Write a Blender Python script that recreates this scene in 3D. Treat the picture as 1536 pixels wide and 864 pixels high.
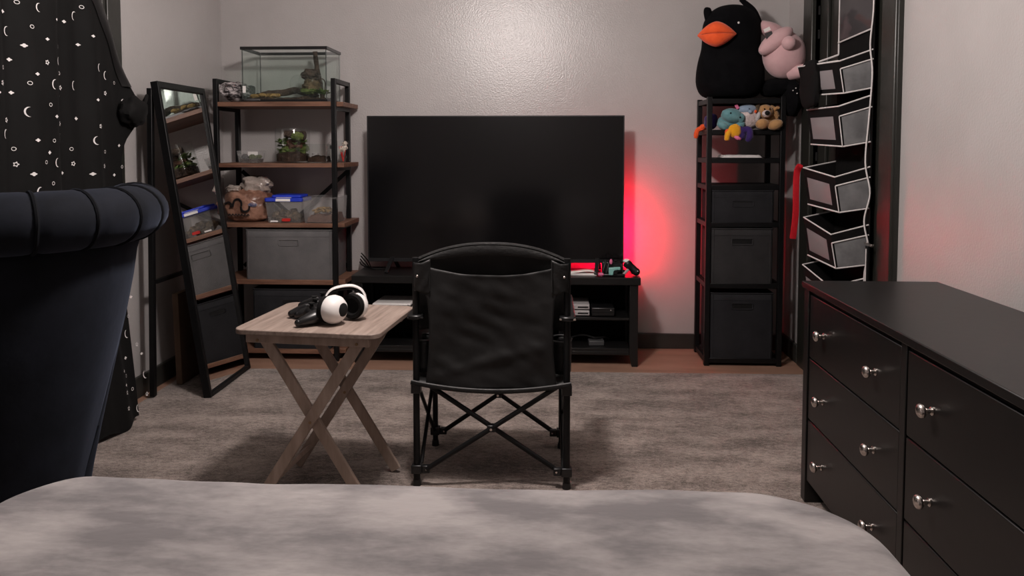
import bpy, math, random
from mathutils import Vector, Matrix, noise
for o in list(bpy.data.objects): bpy.data.objects.remove(o)
S = bpy.context.scene; COL = S.collection
PI = math.pi; sin = math.sin; cos = math.cos
# ---------------------------------------------------------------- camera, light, exposure
H = 1.18
cd = bpy.data.cameras.new('camera'); cam = bpy.data.objects.new('camera', cd); COL.objects.link(cam)
cd.sensor_width = 36; cd.lens = 1100 / 1536 * 36; cd.shift_y = -0.1018; cd.clip_start = 0.02
cam.location = (0, 0, H); cam.rotation_euler = (math.radians(90 - 3.0), 0, math.radians(2.8066))
S.camera = cam
S.cycles.transparent_max_bounces = 48
W = bpy.data.worlds.new('world'); S.world = W; W.use_nodes = True
W.node_tree.nodes['Background'].inputs[0].default_value = (0.8, 0.75, 0.72, 1)
W.node_tree.nodes['Background'].inputs[1].default_value = 0.05
def area(name, loc, size, power, col, rot=(0, 0, 0)):
    l = bpy.data.lights.new(name, 'AREA'); l.shape = 'DISK'; l.size = size; l.energy = power; l.color = col
    o = bpy.data.objects.new(name, l); COL.objects.link(o); o.location = loc; o.rotation_euler = rot
    return o
LAMP = (-0.31, 2.10, 2.10)
pl = bpy.data.lights.new('ceiling_bulb', 'POINT'); pl.energy = 104; pl.color = (1.0, 0.905, 0.87); pl.shadow_soft_size = 0.09
po = bpy.data.objects.new('ceiling_bulb', pl); COL.objects.link(po); po.location = LAMP
vs = S.view_settings; vs.view_transform = 'Standard'; vs.look = 'None'; vs.gamma = 1; vs.exposure = 0.0; vs.use_curve_mapping = False

# ---------------------------------------------------------------- materials
def mat(name, c, rough=0.6, c2=None, scale=8, spec=0.4, bump=0.0, bscale=60, metal=0.0, sheen=0.0, stretch=(1, 1, 1),
        detail=4, ramp=(0.35, 0.65), emit=None, estr=0, coat=0.0, sheen_tint=None):
    m = bpy.data.materials.new(name); m.use_nodes = True; nt = m.node_tree; N = nt.nodes; L = nt.links
    b = N['Principled BSDF']
    b.inputs['Base Color'].default_value = (*c, 1); b.inputs['Roughness'].default_value = rough
    b.inputs['Specular IOR Level'].default_value = spec; b.inputs['Metallic'].default_value = metal
    b.inputs['Sheen Weight'].default_value = sheen; b.inputs['Coat Weight'].default_value = coat
    if sheen_tint: b.inputs['Sheen Tint'].default_value = (*sheen_tint, 1)
    if emit: b.inputs['Emission Color'].default_value = (*emit, 1); b.inputs['Emission Strength'].default_value = estr
    if c2 or bump:
        tc = N.new('ShaderNodeTexCoord'); mp = N.new('ShaderNodeMapping'); mp.inputs['Scale'].default_value = stretch
        L.new(tc.outputs['Object'], mp.inputs['Vector'])
    if c2:
        n = N.new('ShaderNodeTexNoise'); n.inputs['Scale'].default_value = scale; n.inputs['Detail'].default_value = detail
        n.inputs['Roughness'].default_value = 0.62
        L.new(mp.outputs[0], n.inputs['Vector'])
        r = N.new('ShaderNodeValToRGB'); r.color_ramp.elements[0].position = ramp[0]; r.color_ramp.elements[1].position = ramp[1]
        r.color_ramp.elements[0].color = (*c, 1); r.color_ramp.elements[1].color = (*c2, 1)
        L.new(n.outputs['Fac'], r.inputs[0]); L.new(r.outputs[0], b.inputs['Base Color'])
    if bump:
        n2 = N.new('ShaderNodeTexNoise'); n2.inputs['Scale'].default_value = bscale; n2.inputs['Detail'].default_value = 3
        L.new(mp.outputs[0], n2.inputs['Vector'])
        bp = N.new('ShaderNodeBump'); bp.inputs['Strength'].default_value = bump; bp.inputs['Distance'].default_value = 0.01
        L.new(n2.outputs['Fac'], bp.inputs['Height']); L.new(bp.outputs[0], b.inputs['Normal'])
    return m
def glassmat(name, tint=(0.975, 0.985, 0.98), refl=0.05, rough=0.03, cloud=0.0, ccol=(0.8, 0.8, 0.8)):
    m = bpy.data.materials.new(name); m.use_nodes = True; nt = m.node_tree; N = nt.nodes; L = nt.links
    N.remove(N['Principled BSDF']); out = N['Material Output']
    t = N.new('ShaderNodeBsdfTransparent'); t.inputs[0].default_value = (*tint, 1)
    g = N.new('ShaderNodeBsdfGlossy'); g.inputs['Roughness'].default_value = rough
    lw = N.new('ShaderNodeLayerWeight'); lw.inputs['Blend'].default_value = 0.5
    pw_ = N.new('ShaderNodeMath'); pw_.operation = 'POWER'; pw_.inputs[1].default_value = 4.0; L.new(lw.outputs['Facing'], pw_.inputs[0])
    ma = N.new('ShaderNodeMath'); ma.operation = 'MULTIPLY_ADD'; ma.inputs[1].default_value = 0.5; ma.inputs[2].default_value = refl * .5; L.new(pw_.outputs[0], ma.inputs[0])
    mx = N.new('ShaderNodeMixShader'); L.new(ma.outputs[0], mx.inputs[0]); L.new(t.outputs[0], mx.inputs[1]); L.new(g.outputs[0], mx.inputs[2])
    last = mx
    if cloud:
        d = N.new('ShaderNodeBsdfDiffuse'); d.inputs[0].default_value = (*ccol, 1)
        m2 = N.new('ShaderNodeMixShader'); m2.inputs[0].default_value = cloud
        L.new(mx.outputs[0], m2.inputs[1]); L.new(d.outputs[0], m2.inputs[2]); last = m2
    L.new(last.outputs[0], out.inputs[0])
    return m
M = {}
M['wall'] = mat('wall_paint', (0.40, 0.378, 0.370), 0.29, (0.43, 0.407, 0.400), 3, 0.55, 0.16, 130)
M['ceil'] = mat('ceiling_paint', (0.62, 0.60, 0.58), 0.8, (0.65, 0.63, 0.61), 4)
M['trim'] = mat('dark_green_trim_paint', (0.016, 0.0165, 0.0135), 0.34, (0.020, 0.020, 0.017), 6, 0.5, 0.06, 40)
M['base'] = mat('charcoal_baseboard_paint', (0.024, 0.023, 0.020), 0.4, (0.030, 0.029, 0.026), 8, 0.5)
M['floor'] = mat('worn_brown_wood_floor', (0.23, 0.128, 0.090), 0.45, (0.34, 0.205, 0.145), 5, 0.4, 0.05, 30, stretch=(0.5, 3.0, 1), ramp=(0.3, 0.7))
M['wood'] = mat('rustic_brown_board', (0.115, 0.054, 0.034), 0.5, (0.205, 0.104, 0.066), 9, 0.4, 0.05, 40, stretch=(0.7, 7, 7))
M['iron'] = mat('black_steel_tube', (0.0040, 0.0040, 0.0044), 0.42, (0.0056, 0.0056, 0.006), 20, 0.25)
M['blackwood'] = mat('black_brown_veneer', (0.0045, 0.0043, 0.0043), 0.38, (0.0068, 0.0064, 0.0064), 6, 0.5, 0.02, 60, stretch=(1, 8, 8))
M['dresser'] = mat('black_painted_dresser', (0.0042, 0.0038, 0.0038), 0.35, (0.0052, 0.0048, 0.0046), 5, 0.48, 0.02, 30)
M['nickel'] = mat('brushed_nickel', (0.62, 0.57, 0.53), 0.25, (0.72, 0.66, 0.62), 20, 0.5, metal=1)
M['blackplastic'] = mat('black_plastic', (0.0055, 0.0055, 0.006), 0.33, (0.0075, 0.0075, 0.008), 30, 0.5)
M['matteblack'] = mat('matte_black', (0.006, 0.006, 0.006), 0.75, (0.009, 0.009, 0.009), 20, 0.2)
M['greyplastic'] = mat('grey_plastic', (0.05, 0.05, 0.052), 0.4, (0.06, 0.06, 0.062), 20)
M['screen'] = mat('dark_tv_glass', (0.0035, 0.0035, 0.004), 0.16, (0.0045, 0.004, 0.0045), 2, 0.65)
M['bezel'] = mat('tv_bezel', (0.012, 0.012, 0.013), 0.4, (0.015, 0.015, 0.016), 10)
M['white'] = mat('white_plastic', (0.72, 0.69, 0.67), 0.32, (0.76, 0.73, 0.71), 6)
M['silver'] = mat('silver_plastic', (0.36, 0.34, 0.34), 0.4, (0.42, 0.40, 0.40), 20)
M['whitefab'] = mat('white_webbing', (0.60, 0.57, 0.56), 0.8, (0.70, 0.67, 0.66), 60)
M['paper'] = mat('white_paper', (0.75, 0.72, 0.70), 0.7, (0.8, 0.77, 0.75), 6)
M['black_nylon'] = mat('black_camp_nylon', (0.0052, 0.005, 0.005), 0.55, (0.0085, 0.008, 0.008), 5, 0.35, 0.35, 14, sheen=0.02)
M['black_hem'] = mat('black_nylon_hem', (0.008, 0.0078, 0.0078), 0.5, (0.011, 0.0105, 0.0105), 30, 0.35, 0.2, 90, sheen=0.02)
M['blackfab'] = mat('black_fabric', (0.0040, 0.0038, 0.0040), 0.9, (0.0062, 0.0058, 0.0058), 30, 0.15, 0.1, 200)
M['curtain'] = mat('black_curtain_cloth', (0.0020, 0.0019, 0.0019), 0.8, (0.0036, 0.0034, 0.0034), 4, 0.2, 0.1, 30, sheen=0.012)
M['lining'] = mat('black_satin_lining', (0.006, 0.0058, 0.006), 0.4, (0.009, 0.0088, 0.009), 14, 0.5, 0.3, 16, stretch=(1, 1, 0.3))
M['print'] = mat('white_cloth_print', (0.66, 0.63, 0.62), 0.8, (0.72, 0.69, 0.68), 40)
M['velvet'] = mat('navy_velvet', (0.0022, 0.0027, 0.0042), 0.85, (0.0066, 0.0078, 0.0122), 7, 0.15, 0.12, 25, sheen=0.15, sheen_tint=(0.35, 0.42, 0.60), ramp=(0.38, 0.68))
M['velvet_pipe'] = mat('navy_velvet_piping', (0.001, 0.0012, 0.002), 0.85, (0.002, 0.0024, 0.004), 20, 0.15, sheen=0.05, sheen_tint=(0.3, 0.36, 0.5))
M['blanket'] = mat('grey_plush_blanket', (0.150, 0.140, 0.143), 0.9, (0.33, 0.308, 0.303), 5.2, 0.15, 0.3, 16, sheen=0.2, stretch=(0.7, 1.6, 1), detail=7, ramp=(0.40, 0.62))
M['bedbase'] = mat('dark_bed_base', (0.03, 0.03, 0.032), 0.8, (0.04, 0.04, 0.042), 20)
M['bin_dark'] = mat('charcoal_bin_fabric', (0.0165, 0.0165, 0.0185), 0.9, (0.022, 0.022, 0.0245), 12, 0.15, 0.15, 220)
M['bin_mid'] = mat('slate_bin_fabric', (0.027, 0.026, 0.027), 0.9, (0.034, 0.033, 0.034), 12, 0.15, 0.15, 220)
M['bin_grey'] = mat('mid_grey_bin_fabric', (0.098, 0.095, 0.097), 0.9, (0.125, 0.120, 0.122), 9, 0.15, 0.15, 220)
M['tan'] = mat('greywashed_oak', (0.165, 0.122, 0.100), 0.5, (0.345, 0.270, 0.230), 7, 0.35, 0.05, 40, stretch=(9, 0.8, 9), detail=6, ramp=(0.3, 0.7))
M['tanleg'] = mat('greywashed_leg', (0.25, 0.185, 0.150), 0.5, (0.43, 0.335, 0.28), 6, 0.35, 0.05, 40, stretch=(5, 5, 0.8), detail=6, ramp=(0.3, 0.7))
M['screw'] = mat('bronze_screw', (0.25, 0.17, 0.1), 0.35, (0.3, 0.2, 0.12), 20, metal=1)
M['glass'] = glassmat('clear_glass')
M['tank'] = glassmat('greenish_tank_glass', (0.955, 0.98, 0.968), 0.03, 0.03, 0.012, (0.5, 0.6, 0.55))
M['plastic_clear'] = glassmat('clear_plastic', (0.96, 0.96, 0.96), 0.05, 0.12, 0.07, (0.65, 0.64, 0.63))
M['vinyl'] = glassmat('clear_vinyl_window', (0.7, 0.68, 0.69), 0.06, 0.2, 0.55, (0.42, 0.38, 0.39))
M['vinyl_dark'] = glassmat('dark_clear_vinyl', (0.5, 0.48, 0.48), 0.08, 0.12, 0.25, (0.22, 0.20, 0.21))
M['meshgrey'] = mat('grey_mesh_net', (0.125, 0.125, 0.128), 0.8, (0.19, 0.19, 0.193), 12, 0.2, 0.25, 14)
M['soil'] = mat('dark_soil', (0.020, 0.013, 0.010), 0.95, (0.055, 0.033, 0.024), 45, 0.1, 0.8, 70)
M['brownsoil'] = mat('brown_coir', (0.085, 0.038, 0.025), 0.95, (0.15, 0.075, 0.05), 60, 0.1, 0.6, 80)
M['bark'] = mat('driftwood_bark', (0.028, 0.019, 0.015), 0.9, (0.085, 0.058, 0.045), 25, 0.15, 0.8, 50)
M['moss'] = mat('green_moss', (0.045, 0.068, 0.018), 0.9, (0.135, 0.165, 0.05), 40, 0.15, 0.6, 80)
M['leaf'] = mat('green_leaf', (0.05, 0.088, 0.022), 0.5, (0.13, 0.19, 0.055), 20, 0.4)
M['drymoss'] = mat('dry_moss', (0.15, 0.09, 0.03), 0.9, (0.36, 0.23, 0.09), 50, 0.15, 0.6, 80)
M['fern'] = mat('brown_leaf_litter', (0.045, 0.032, 0.018), 0.9, (0.16, 0.11, 0.065), 40, 0.15, 0.8, 60)
M['bluelid'] = mat('blue_plastic_lid', (0.012, 0.035, 0.42), 0.4, (0.016, 0.045, 0.50), 10, 0.5)
M['redclip'] = mat('red_plastic', (0.42, 0.015, 0.012), 0.4, (0.5, 0.02, 0.015), 20)
M['redstrap'] = mat('red_webbing', (0.42, 0.003, 0.010), 0.7, (0.5, 0.005, 0.015), 60)
M['bag'] = mat('brown_plastic_bag', (0.125, 0.056, 0.038), 0.30, (0.36, 0.195, 0.135), 12, 0.55, 1.0, 24)
M['bagclear'] = mat('crinkled_clear_plastic', (0.22, 0.17, 0.14), 0.18, (0.46, 0.40, 0.36), 9, 0.7, 1.0, 22)
M['ink'] = mat('black_ink', (0.008, 0.007, 0.008), 0.4, (0.012, 0.01, 0.01), 20)
M['inkblue'] = mat('blue_grey_ink', (0.05, 0.06, 0.14), 0.4, (0.25, 0.22, 0.25), 70)
M['blackplush'] = mat('black_plush', (0.0022, 0.0022, 0.0028), 0.95, (0.004, 0.004, 0.0048), 20, 0.08, 0.2, 90, sheen=0.01)
M['orangeplush'] = mat('orange_plush', (0.72, 0.085, 0.02), 0.85, (0.80, 0.11, 0.03), 30, 0.15, 0.1, 120, sheen=0.2)
M['pinkplush'] = mat('pink_plush', (0.56, 0.345, 0.355), 0.9, (0.62, 0.40, 0.41), 10, 0.15, 0.1, 120, sheen=0.3)
M['tealplush'] = mat('dusty_teal_plush', (0.085, 0.20, 0.22), 0.9, (0.13, 0.27, 0.29), 25, 0.15, 0.1, 120, sheen=0.3)
M['blueplush'] = mat('pale_blue_plush', (0.20, 0.27, 0.36), 0.9, (0.26, 0.33, 0.42), 25, 0.15, 0.1, 120, sheen=0.3)
M['creamplush'] = mat('cream_shaggy_plush', (0.44, 0.36, 0.35), 0.95, (0.60, 0.51, 0.50), 50, 0.1, 0.6, 90, sheen=0.3)
M['caramel'] = mat('caramel_plush', (0.32, 0.165, 0.065), 0.9, (0.45, 0.255, 0.11), 14, 0.15, 0.2, 100, sheen=0.3)
M['brownfur'] = mat('dark_brown_fur', (0.05, 0.035, 0.022), 0.95, (0.13, 0.095, 0.06), 40, 0.1, 0.6, 70, sheen=0.2)
M['yellowplush'] = mat('yellow_plush', (0.66, 0.29, 0.01), 0.9, (0.76, 0.36, 0.02), 25, 0.15, 0.1, 120, sheen=0.3)
M['purpleplush'] = mat('dark_purple_plush', (0.025, 0.012, 0.085), 0.9, (0.04, 0.02, 0.12), 25, 0.15, 0.1, 120, sheen=0.2)
M['hotpink'] = mat('bright_pink_fabric', (0.62, 0.14, 0.27), 0.8, (0.7, 0.18, 0.32), 30)
M['tealplastic'] = mat('mint_plastic', (0.19, 0.42, 0.38), 0.4, (0.23, 0.47, 0.43), 20)
M['mirror'] = mat('silvered_mirror', (0.82, 0.83, 0.82), 0.015, None, metal=1)
M['cardboard'] = mat('brown_cardboard', (0.085, 0.052, 0.034), 0.85, (0.11, 0.068, 0.045), 5)
M['towel'] = mat('grey_brindle_fleece', (0.035, 0.030, 0.032), 0.95, (0.44, 0.40, 0.40), 26, 0.1, 0.5, 30, stretch=(1.0, 0.4, 1.9), detail=3, ramp=(0.42, 0.58))
M['ledred'] = mat('pink_red_led', (0.8, 0.02, 0.1), 0.5, emit=(1.0, 0.002, 0.030), estr=275)
M['lampglow'] = mat('frosted_lamp_glass', (0.9, 0.9, 0.88), 0.4, (0.92, 0.92, 0.9), 5)
M['blind'] = mat('white_window_blind', (0.80, 0.74, 0.73), 0.7, (0.83, 0.77, 0.76), 5)
M['bone'] = mat('dried_white_flower', (0.50, 0.42, 0.36), 0.9, (0.62, 0.54, 0.47), 40)
def rugmat():
    m = mat('taupe_woven_rug', (0.2, 0.2, 0.2), 0.95, spec=0.08, sheen=0.2); nt = m.node_tree; N = nt.nodes; L = nt.links; b = N['Principled BSDF']
    tc = N.new('ShaderNodeTexCoord')
    def nz(scale, st, det=5):
        mp = N.new('ShaderNodeMapping'); mp.inputs['Scale'].default_value = st; L.new(tc.outputs['Object'], mp.inputs['Vector'])
        n = N.new('ShaderNodeTexNoise'); n.inputs['Scale'].default_value = scale; n.inputs['Detail'].default_value = det; n.inputs['Roughness'].default_value = 0.65
        L.new(mp.outputs[0], n.inputs['Vector']); return n
    a = nz(3.4, (1.0, 2.2, 1)); f = nz(55, (1.0, 2.2, 1), 5); g = nz(190, (1.0, 1.7, 1), 2)
    ad = N.new('ShaderNodeMath'); ad.operation = 'MULTIPLY_ADD'; ad.inputs[1].default_value = 0.95; L.new(f.outputs['Fac'], ad.inputs[0]); L.new(a.outputs['Fac'], ad.inputs[2])
    ad2 = N.new('ShaderNodeMath'); ad2.operation = 'MULTIPLY_ADD'; ad2.inputs[1].default_value = 0.75; L.new(g.outputs['Fac'], ad2.inputs[0]); L.new(ad.outputs[0], ad2.inputs[2])
    r = N.new('ShaderNodeValToRGB'); e = r.color_ramp.elements; e[0].position = 0.76; e[1].position = 1.22
    e[0].color = (0.085, 0.066, 0.057, 1); e[1].color = (0.405, 0.335, 0.298, 1)
    mm = N.new('ShaderNodeMath'); mm.operation = 'MULTIPLY'; mm.inputs[1].default_value = 0.5; L.new(ad2.outputs[0], mm.inputs[0])
    e[0].position = 0.56; e[1].position = 0.80
    L.new(mm.outputs[0], r.inputs[0]); L.new(r.outputs[0], b.inputs['Base Color'])
    bp = N.new('ShaderNodeBump'); bp.inputs['Strength'].default_value = 0.5; bp.inputs['Distance'].default_value = 0.012
    L.new(ad2.outputs[0], bp.inputs['Height']); L.new(bp.outputs[0], b.inputs['Normal'])
    return m
M['rug'] = rugmat()

# ---------------------------------------------------------------- mesh helpers
def topmost(o):
    while o.parent: o = o.parent
    return o
class MB:
    def __init__(s): s.v = []; s.f = []
    def add(s, vs, fs):
        n = len(s.v); s.v += [Vector(v) for v in vs]; s.f += [[n + i for i in f] for f in fs]; return s
    def box(s, x0, x1, y0, y1, z0, z1, R=None, piv=None):
        vs = [Vector((x, y, z)) for z in (z0, z1) for y in (y0, y1) for x in (x0, x1)]
        if R is not None:
            p = Vector(piv) if piv is not None else Vector(((x0 + x1) / 2, (y0 + y1) / 2, (z0 + z1) / 2))
            vs = [R @ (v - p) + p for v in vs]
        return s.add(vs, [(0, 2, 3, 1), (4, 5, 7, 6), (0, 1, 5, 4), (2, 6, 7, 3), (0, 4, 6, 2), (1, 3, 7, 5)])
    def bar(s, p0, p1, w, t, up=(0, 0, 1)):          # rectangular bar from p0 to p1, w along side, t along 'up-ish'
        p0 = Vector(p0); p1 = Vector(p1); d = (p1 - p0).normalized(); up = Vector(up)
        sd = d.cross(up).normalized(); u = sd.cross(d).normalized(); vs = []
        for p in (p0, p1):
            for a, b in ((-1, -1), (1, -1), (1, 1), (-1, 1)): vs.append(p + sd * (a * w / 2) + u * (b * t / 2))
        return s.add(vs, [(3, 2, 1, 0), (4, 5, 6, 7), (0, 1, 5, 4), (1, 2, 6, 5), (2, 3, 7, 6), (3, 0, 4, 7)])
    def tube(s, pts, r, n=8, cap=True, flat=None, closed=False):
        pts = [Vector(p) for p in pts]; k = len(pts); rs = r if isinstance(r, (list, tuple)) else [r] * k
        vs = []; prev = None
        for i, p in enumerate(pts):
            if closed: d = pts[(i + 1) % k] - pts[i - 1]
            else: d = pts[min(i + 1, k - 1)] - pts[max(i - 1, 0)]
            d.normalize()
            if prev is None:
                a = Vector((0, 0, 1)) if abs(d.z) < 0.9 else Vector((1, 0, 0)); u = d.cross(a).normalized()
            else: u = (prev - d * prev.dot(d)).normalized()
            w = d.cross(u); prev = u
            for j in range(n):
                t = 2 * PI * j / n; q = u * cos(t) + w * sin(t)
                if flat: q = Vector((q.x * flat[0], q.y * flat[1], q.z * flat[2]))
                vs.append(p + q * rs[i])
        fs = []
        for i in range(k if closed else k - 1):
            i2 = (i + 1) % k
            for j in range(n): fs.append((i * n + j, i * n + (j + 1) % n, i2 * n + (j + 1) % n, i2 * n + j))
        if cap and not closed: fs.append(list(range(n))[::-1]); fs.append([(k - 1) * n + j for j in range(n)])
        return s.add(vs, fs)
    def cyl(s, p0, p1, r0, r1=None, n=20): return s.tube([p0, p1], [r0, r0 if r1 is None else r1], n)
    def lathe(s, prof, c, n=28, axis='z', R=None):
        vs = []; c = Vector(c)
        for r, h in prof:
            for j in range(n):
                t = 2 * PI * j / n; v = Vector((r * cos(t), r * sin(t), h))
                if R is not None: v = R @ v
                vs.append(c + v)
        k = len(prof); fs = []
        for i in range(k - 1):
            for j in range(n): fs.append((i * n + j, i * n + (j + 1) % n, (i + 1) * n + (j + 1) % n, (i + 1) * n + j))
        if prof[0][0] > 1e-4: fs.append(list(range(n))[::-1])
        if prof[-1][0] > 1e-4: fs.append([(k - 1) * n + j for j in range(n)])
        return s.add(vs, fs)
    def blob(s, c, rad, amp=0.0, fr=3.0, seed=0, nu=24, nv=14, pw=1.0, R=None):
        c = Vector(c); vs = []; fs = []
        def sg(a): return math.copysign(abs(a) ** pw, a)
        for i in range(nv + 1):
            th = PI * i / nv
            for j in range(nu):
                ph = 2 * PI * j / nu
                d = Vector((sg(sin(th)) * sg(cos(ph)), sg(sin(th)) * sg(sin(ph)), sg(cos(th))))
                k = 1 + (amp * noise.noise(d * fr + Vector((seed * 7.1, seed * 3.3, 0))) if amp else 0)
                v = Vector((d.x * rad[0] * k, d.y * rad[1] * k, d.z * rad[2] * k))
                vs.append(c + (R @ v if R is not None else v))
        for i in range(nv):
            for j in range(nu): fs.append((i * nu + j, (i + 1) * nu + j, (i + 1) * nu + (j + 1) % nu, i * nu + (j + 1) % nu))
        return s.add(vs, fs)
    def grid(s, fn, nu, nv, wrap=False):
        vs = [fn(i / nu, j / nv) for j in range(nv + 1) for i in range(nu + (0 if wrap else 1))]; w = nu + (0 if wrap else 1); fs = []
        for j in range(nv):
            for i in range(nu): fs.append((j * w + i, j * w + (i + 1) % w, (j + 1) * w + (i + 1) % w, (j + 1) * w + i))
        return s.add(vs, fs)
    def prism(s, poly, h0, h1, axis='z'):
        n = len(poly); vs = []
        for h in (h0, h1):
            for a, b in poly: vs.append({'z': (a, b, h), 'y': (a, h, b), 'x': (h, a, b)}[axis])
        fs = [list(range(n))[::-1], [n + i for i in range(n)]]
        for i in range(n): fs.append((i, (i + 1) % n, n + (i + 1) % n, n + i))
        return s.add(vs, fs)
    def build(s, name, m, parent=None, bevel=0, seg=2, smooth=True, world=True, solid=0, sub=0, angle=38):
        me = bpy.data.meshes.new(name); vs = s.v
        if parent is not None and world:
            l = topmost(parent).location; vs = [v - l for v in vs]
        me.from_pydata([tuple(v) for v in vs], [], s.f); me.materials.append(M[m] if isinstance(m, str) else m)
        import bmesh
        bm = bmesh.new(); bm.from_mesh(me); bmesh.ops.recalc_face_normals(bm, faces=bm.faces); bm.to_mesh(me); bm.free()
        if smooth:
            me.polygons.foreach_set('use_smooth', [True] * len(me.polygons)); me.set_sharp_from_angle(angle=math.radians(angle))
        o = bpy.data.objects.new(name, me); COL.objects.link(o)
        if parent is not None: o.parent = parent
        if solid: q = o.modifiers.new('solid', 'SOLIDIFY'); q.thickness = solid; q.offset = 0
        if bevel: q = o.modifiers.new('bevel', 'BEVEL'); q.width = bevel; q.segments = seg; q.limit_method = 'ANGLE'; q.angle_limit = math.radians(40)
        if sub: q = o.modifiers.new('sub', 'SUBSURF'); q.levels = sub; q.render_levels = sub
        return o
def tag(o, label, cat, group=None, kind=None):
    o['label'] = label
    if cat: o['category'] = cat
    if group: o['group'] = group
    if kind: o['kind'] = kind
    return o
def thing(name, loc, label, cat, group=None, rz=0):
    o = bpy.data.objects.new(name, None); COL.objects.link(o); o.location = loc; o.rotation_euler = (0, 0, rz); o.empty_display_size = 0.05
    return tag(o, label, cat, group)
def struct(o, label=None):
    o['kind'] = 'structure'
    if label: o['label'] = label
    return o
def RX(a): return Matrix.Rotation(a, 3, 'X')
def RY(a): return Matrix.Rotation(a, 3, 'Y')
def RZ(a): return Matrix.Rotation(a, 3, 'Z')
def lerp(a, b, t): return a + (b - a) * t
def interp(x, pts):
    for (x0, y0), (x1, y1) in zip(pts, pts[1:]):
        if x <= x1: return lerp(y0, y1, max(0, min(1, (x - x0) / (x1 - x0))))
    return pts[-1][1]
def smooth_path(pts, n):
    P = [Vector(p) for p in pts]; out = []
    for i in range(len(P) - 1):
        a = P[max(i - 1, 0)]; b = P[i]; c = P[i + 1]; d = P[min(i + 2, len(P) - 1)]
        for k in range(n):
            t = k / n
            out.append(0.5 * ((2 * b) + (c - a) * t + (2 * a - 5 * b + 4 * c - d) * t * t + (3 * b - a - 3 * c + d) * t ** 3))
    out.append(P[-1]); return out
def rrect(x0, x1, y0, y1, r, n=5):
    p = []
    for cx, cy, a0 in ((x1 - r, y1 - r, 0), (x0 + r, y1 - r, PI / 2), (x0 + r, y0 + r, PI), (x1 - r, y0 + r, 1.5 * PI)):
        for k in range(n + 1): a = a0 + PI / 2 * k / n; p.append((cx + r * cos(a), cy + r * sin(a)))
    return p
random.seed(5)

# ---------------------------------------------------------------- the room
XL, XR, YB, YF, ZC = -1.92, 1.36, 4.26, -1.7, 2.45
struct(MB().box(XL - .1, XR + .1, YF - .1, YB + .1, -.1, 0).build('floor', 'floor', smooth=False), 'worn brown wooden floor along the back wall')
struct(MB().box(XL - .1, XR + .1, YF - .1, YB + .1, ZC, ZC + .1).build('ceiling', 'ceil', smooth=False), 'pale ceiling above the room')
struct(MB().box(XL - .1, XR + .1, YB, YB + .1, 0, ZC).build('wall_back', 'wall', smooth=False), 'light grey painted wall behind the television')
struct(MB().box(XL - .1, XL, YF, YB, 0, ZC).build('wall_left', 'wall', smooth=False), 'light grey painted wall behind the standing mirror')
DY0, DY1, DZ = 3.06, 3.84, 2.06
struct(MB().box(XR, XR + .1, YF, DY0, 0, ZC).box(XR, XR + .1, DY1, YB, 0, ZC).box(XR, XR + .1, DY0, DY1, DZ, ZC).build('wall_right', 'wall', smooth=False), 'light grey painted wall above the dresser')
struct(MB().box(XL - .1, XR + .1, YF - .1, YF, 0, ZC).build('wall_front', 'wall', smooth=False), 'light grey wall behind the bed')
def basebd(name, x0, x1, y0, y1):
    struct(MB().box(x0, x1, y0, y1, 0, .088).build(name, 'base', bevel=.004), 'charcoal painted baseboard')
basebd('baseboard_back', XL + .018, XR - .018, YB - .018, YB)
struct(MB().box(XL, XL + .018, YF, YB, 0, .10).build('baseboard_left', 'base', bevel=.004), 'dark green baseboard under the left wall')
struct(MB().box(XR - .018, XR, DY1 + .14, YB, 0, .10).build('baseboard_right', 'base', bevel=.004), 'short dark baseboard beside the door')
# door in the right wall
d1 = thing('door_1', (XR + .04, 3.45, 0), 'dark green door behind the hanging organiser', None); d1['kind'] = 'structure'
MB().box(XR + .035, XR + .075, DY0 + .012, DY1 - .008, .01, DZ - .01).build('door_leaf', 'trim', d1, bevel=.004)
for y0, y1 in ((DY0 + .012, DY0 + .115), (DY1 - .11, DY1 - .008)):
    MB().box(XR + .018, XR + .035, y0, y1, .01, DZ - .01).build('door_stile', 'trim', d1, bevel=.004)
for z0, z1 in ((.01, .22), (.92, 1.06), (DZ - .14, DZ - .01)):
    MB().box(XR + .02, XR + .035, DY0 + .115, DY1 - .11, z0, z1).build('door_rail', 'trim', d1, bevel=.004)
for z in (.35, 1.1, 1.72, 1.84):
    MB().cyl((XR + .014, DY1 - .012, z), (XR + .014, DY1 - .012, z + .045), .007, n=10).build('hinge', 'matteblack', d1)
c = thing('trim_1', (XR, 3.45, 0), 'dark green painted casing around the door', None); c['kind'] = 'structure'
MB().box(XR - .022, XR + .03, DY1, DY1 + .125, 0, DZ + .12).build('casing_board', 'trim', c, bevel=.006)
MB().box(XR - .022, XR + .03, DY0 - .155, DY0 - .012, 0, DZ + .12).build('casing_board', 'trim', c, bevel=.006)
MB().box(XR - .032, XR - .018, DY0 - .155, DY0 - .125, 0, DZ + .12).build('casing_bead', 'trim', c, bevel=.006)
MB().box(XR - .022, XR + .03, DY0 - .012, DY1, DZ, DZ + .12).build('casing_board', 'trim', c, bevel=.006)
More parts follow.
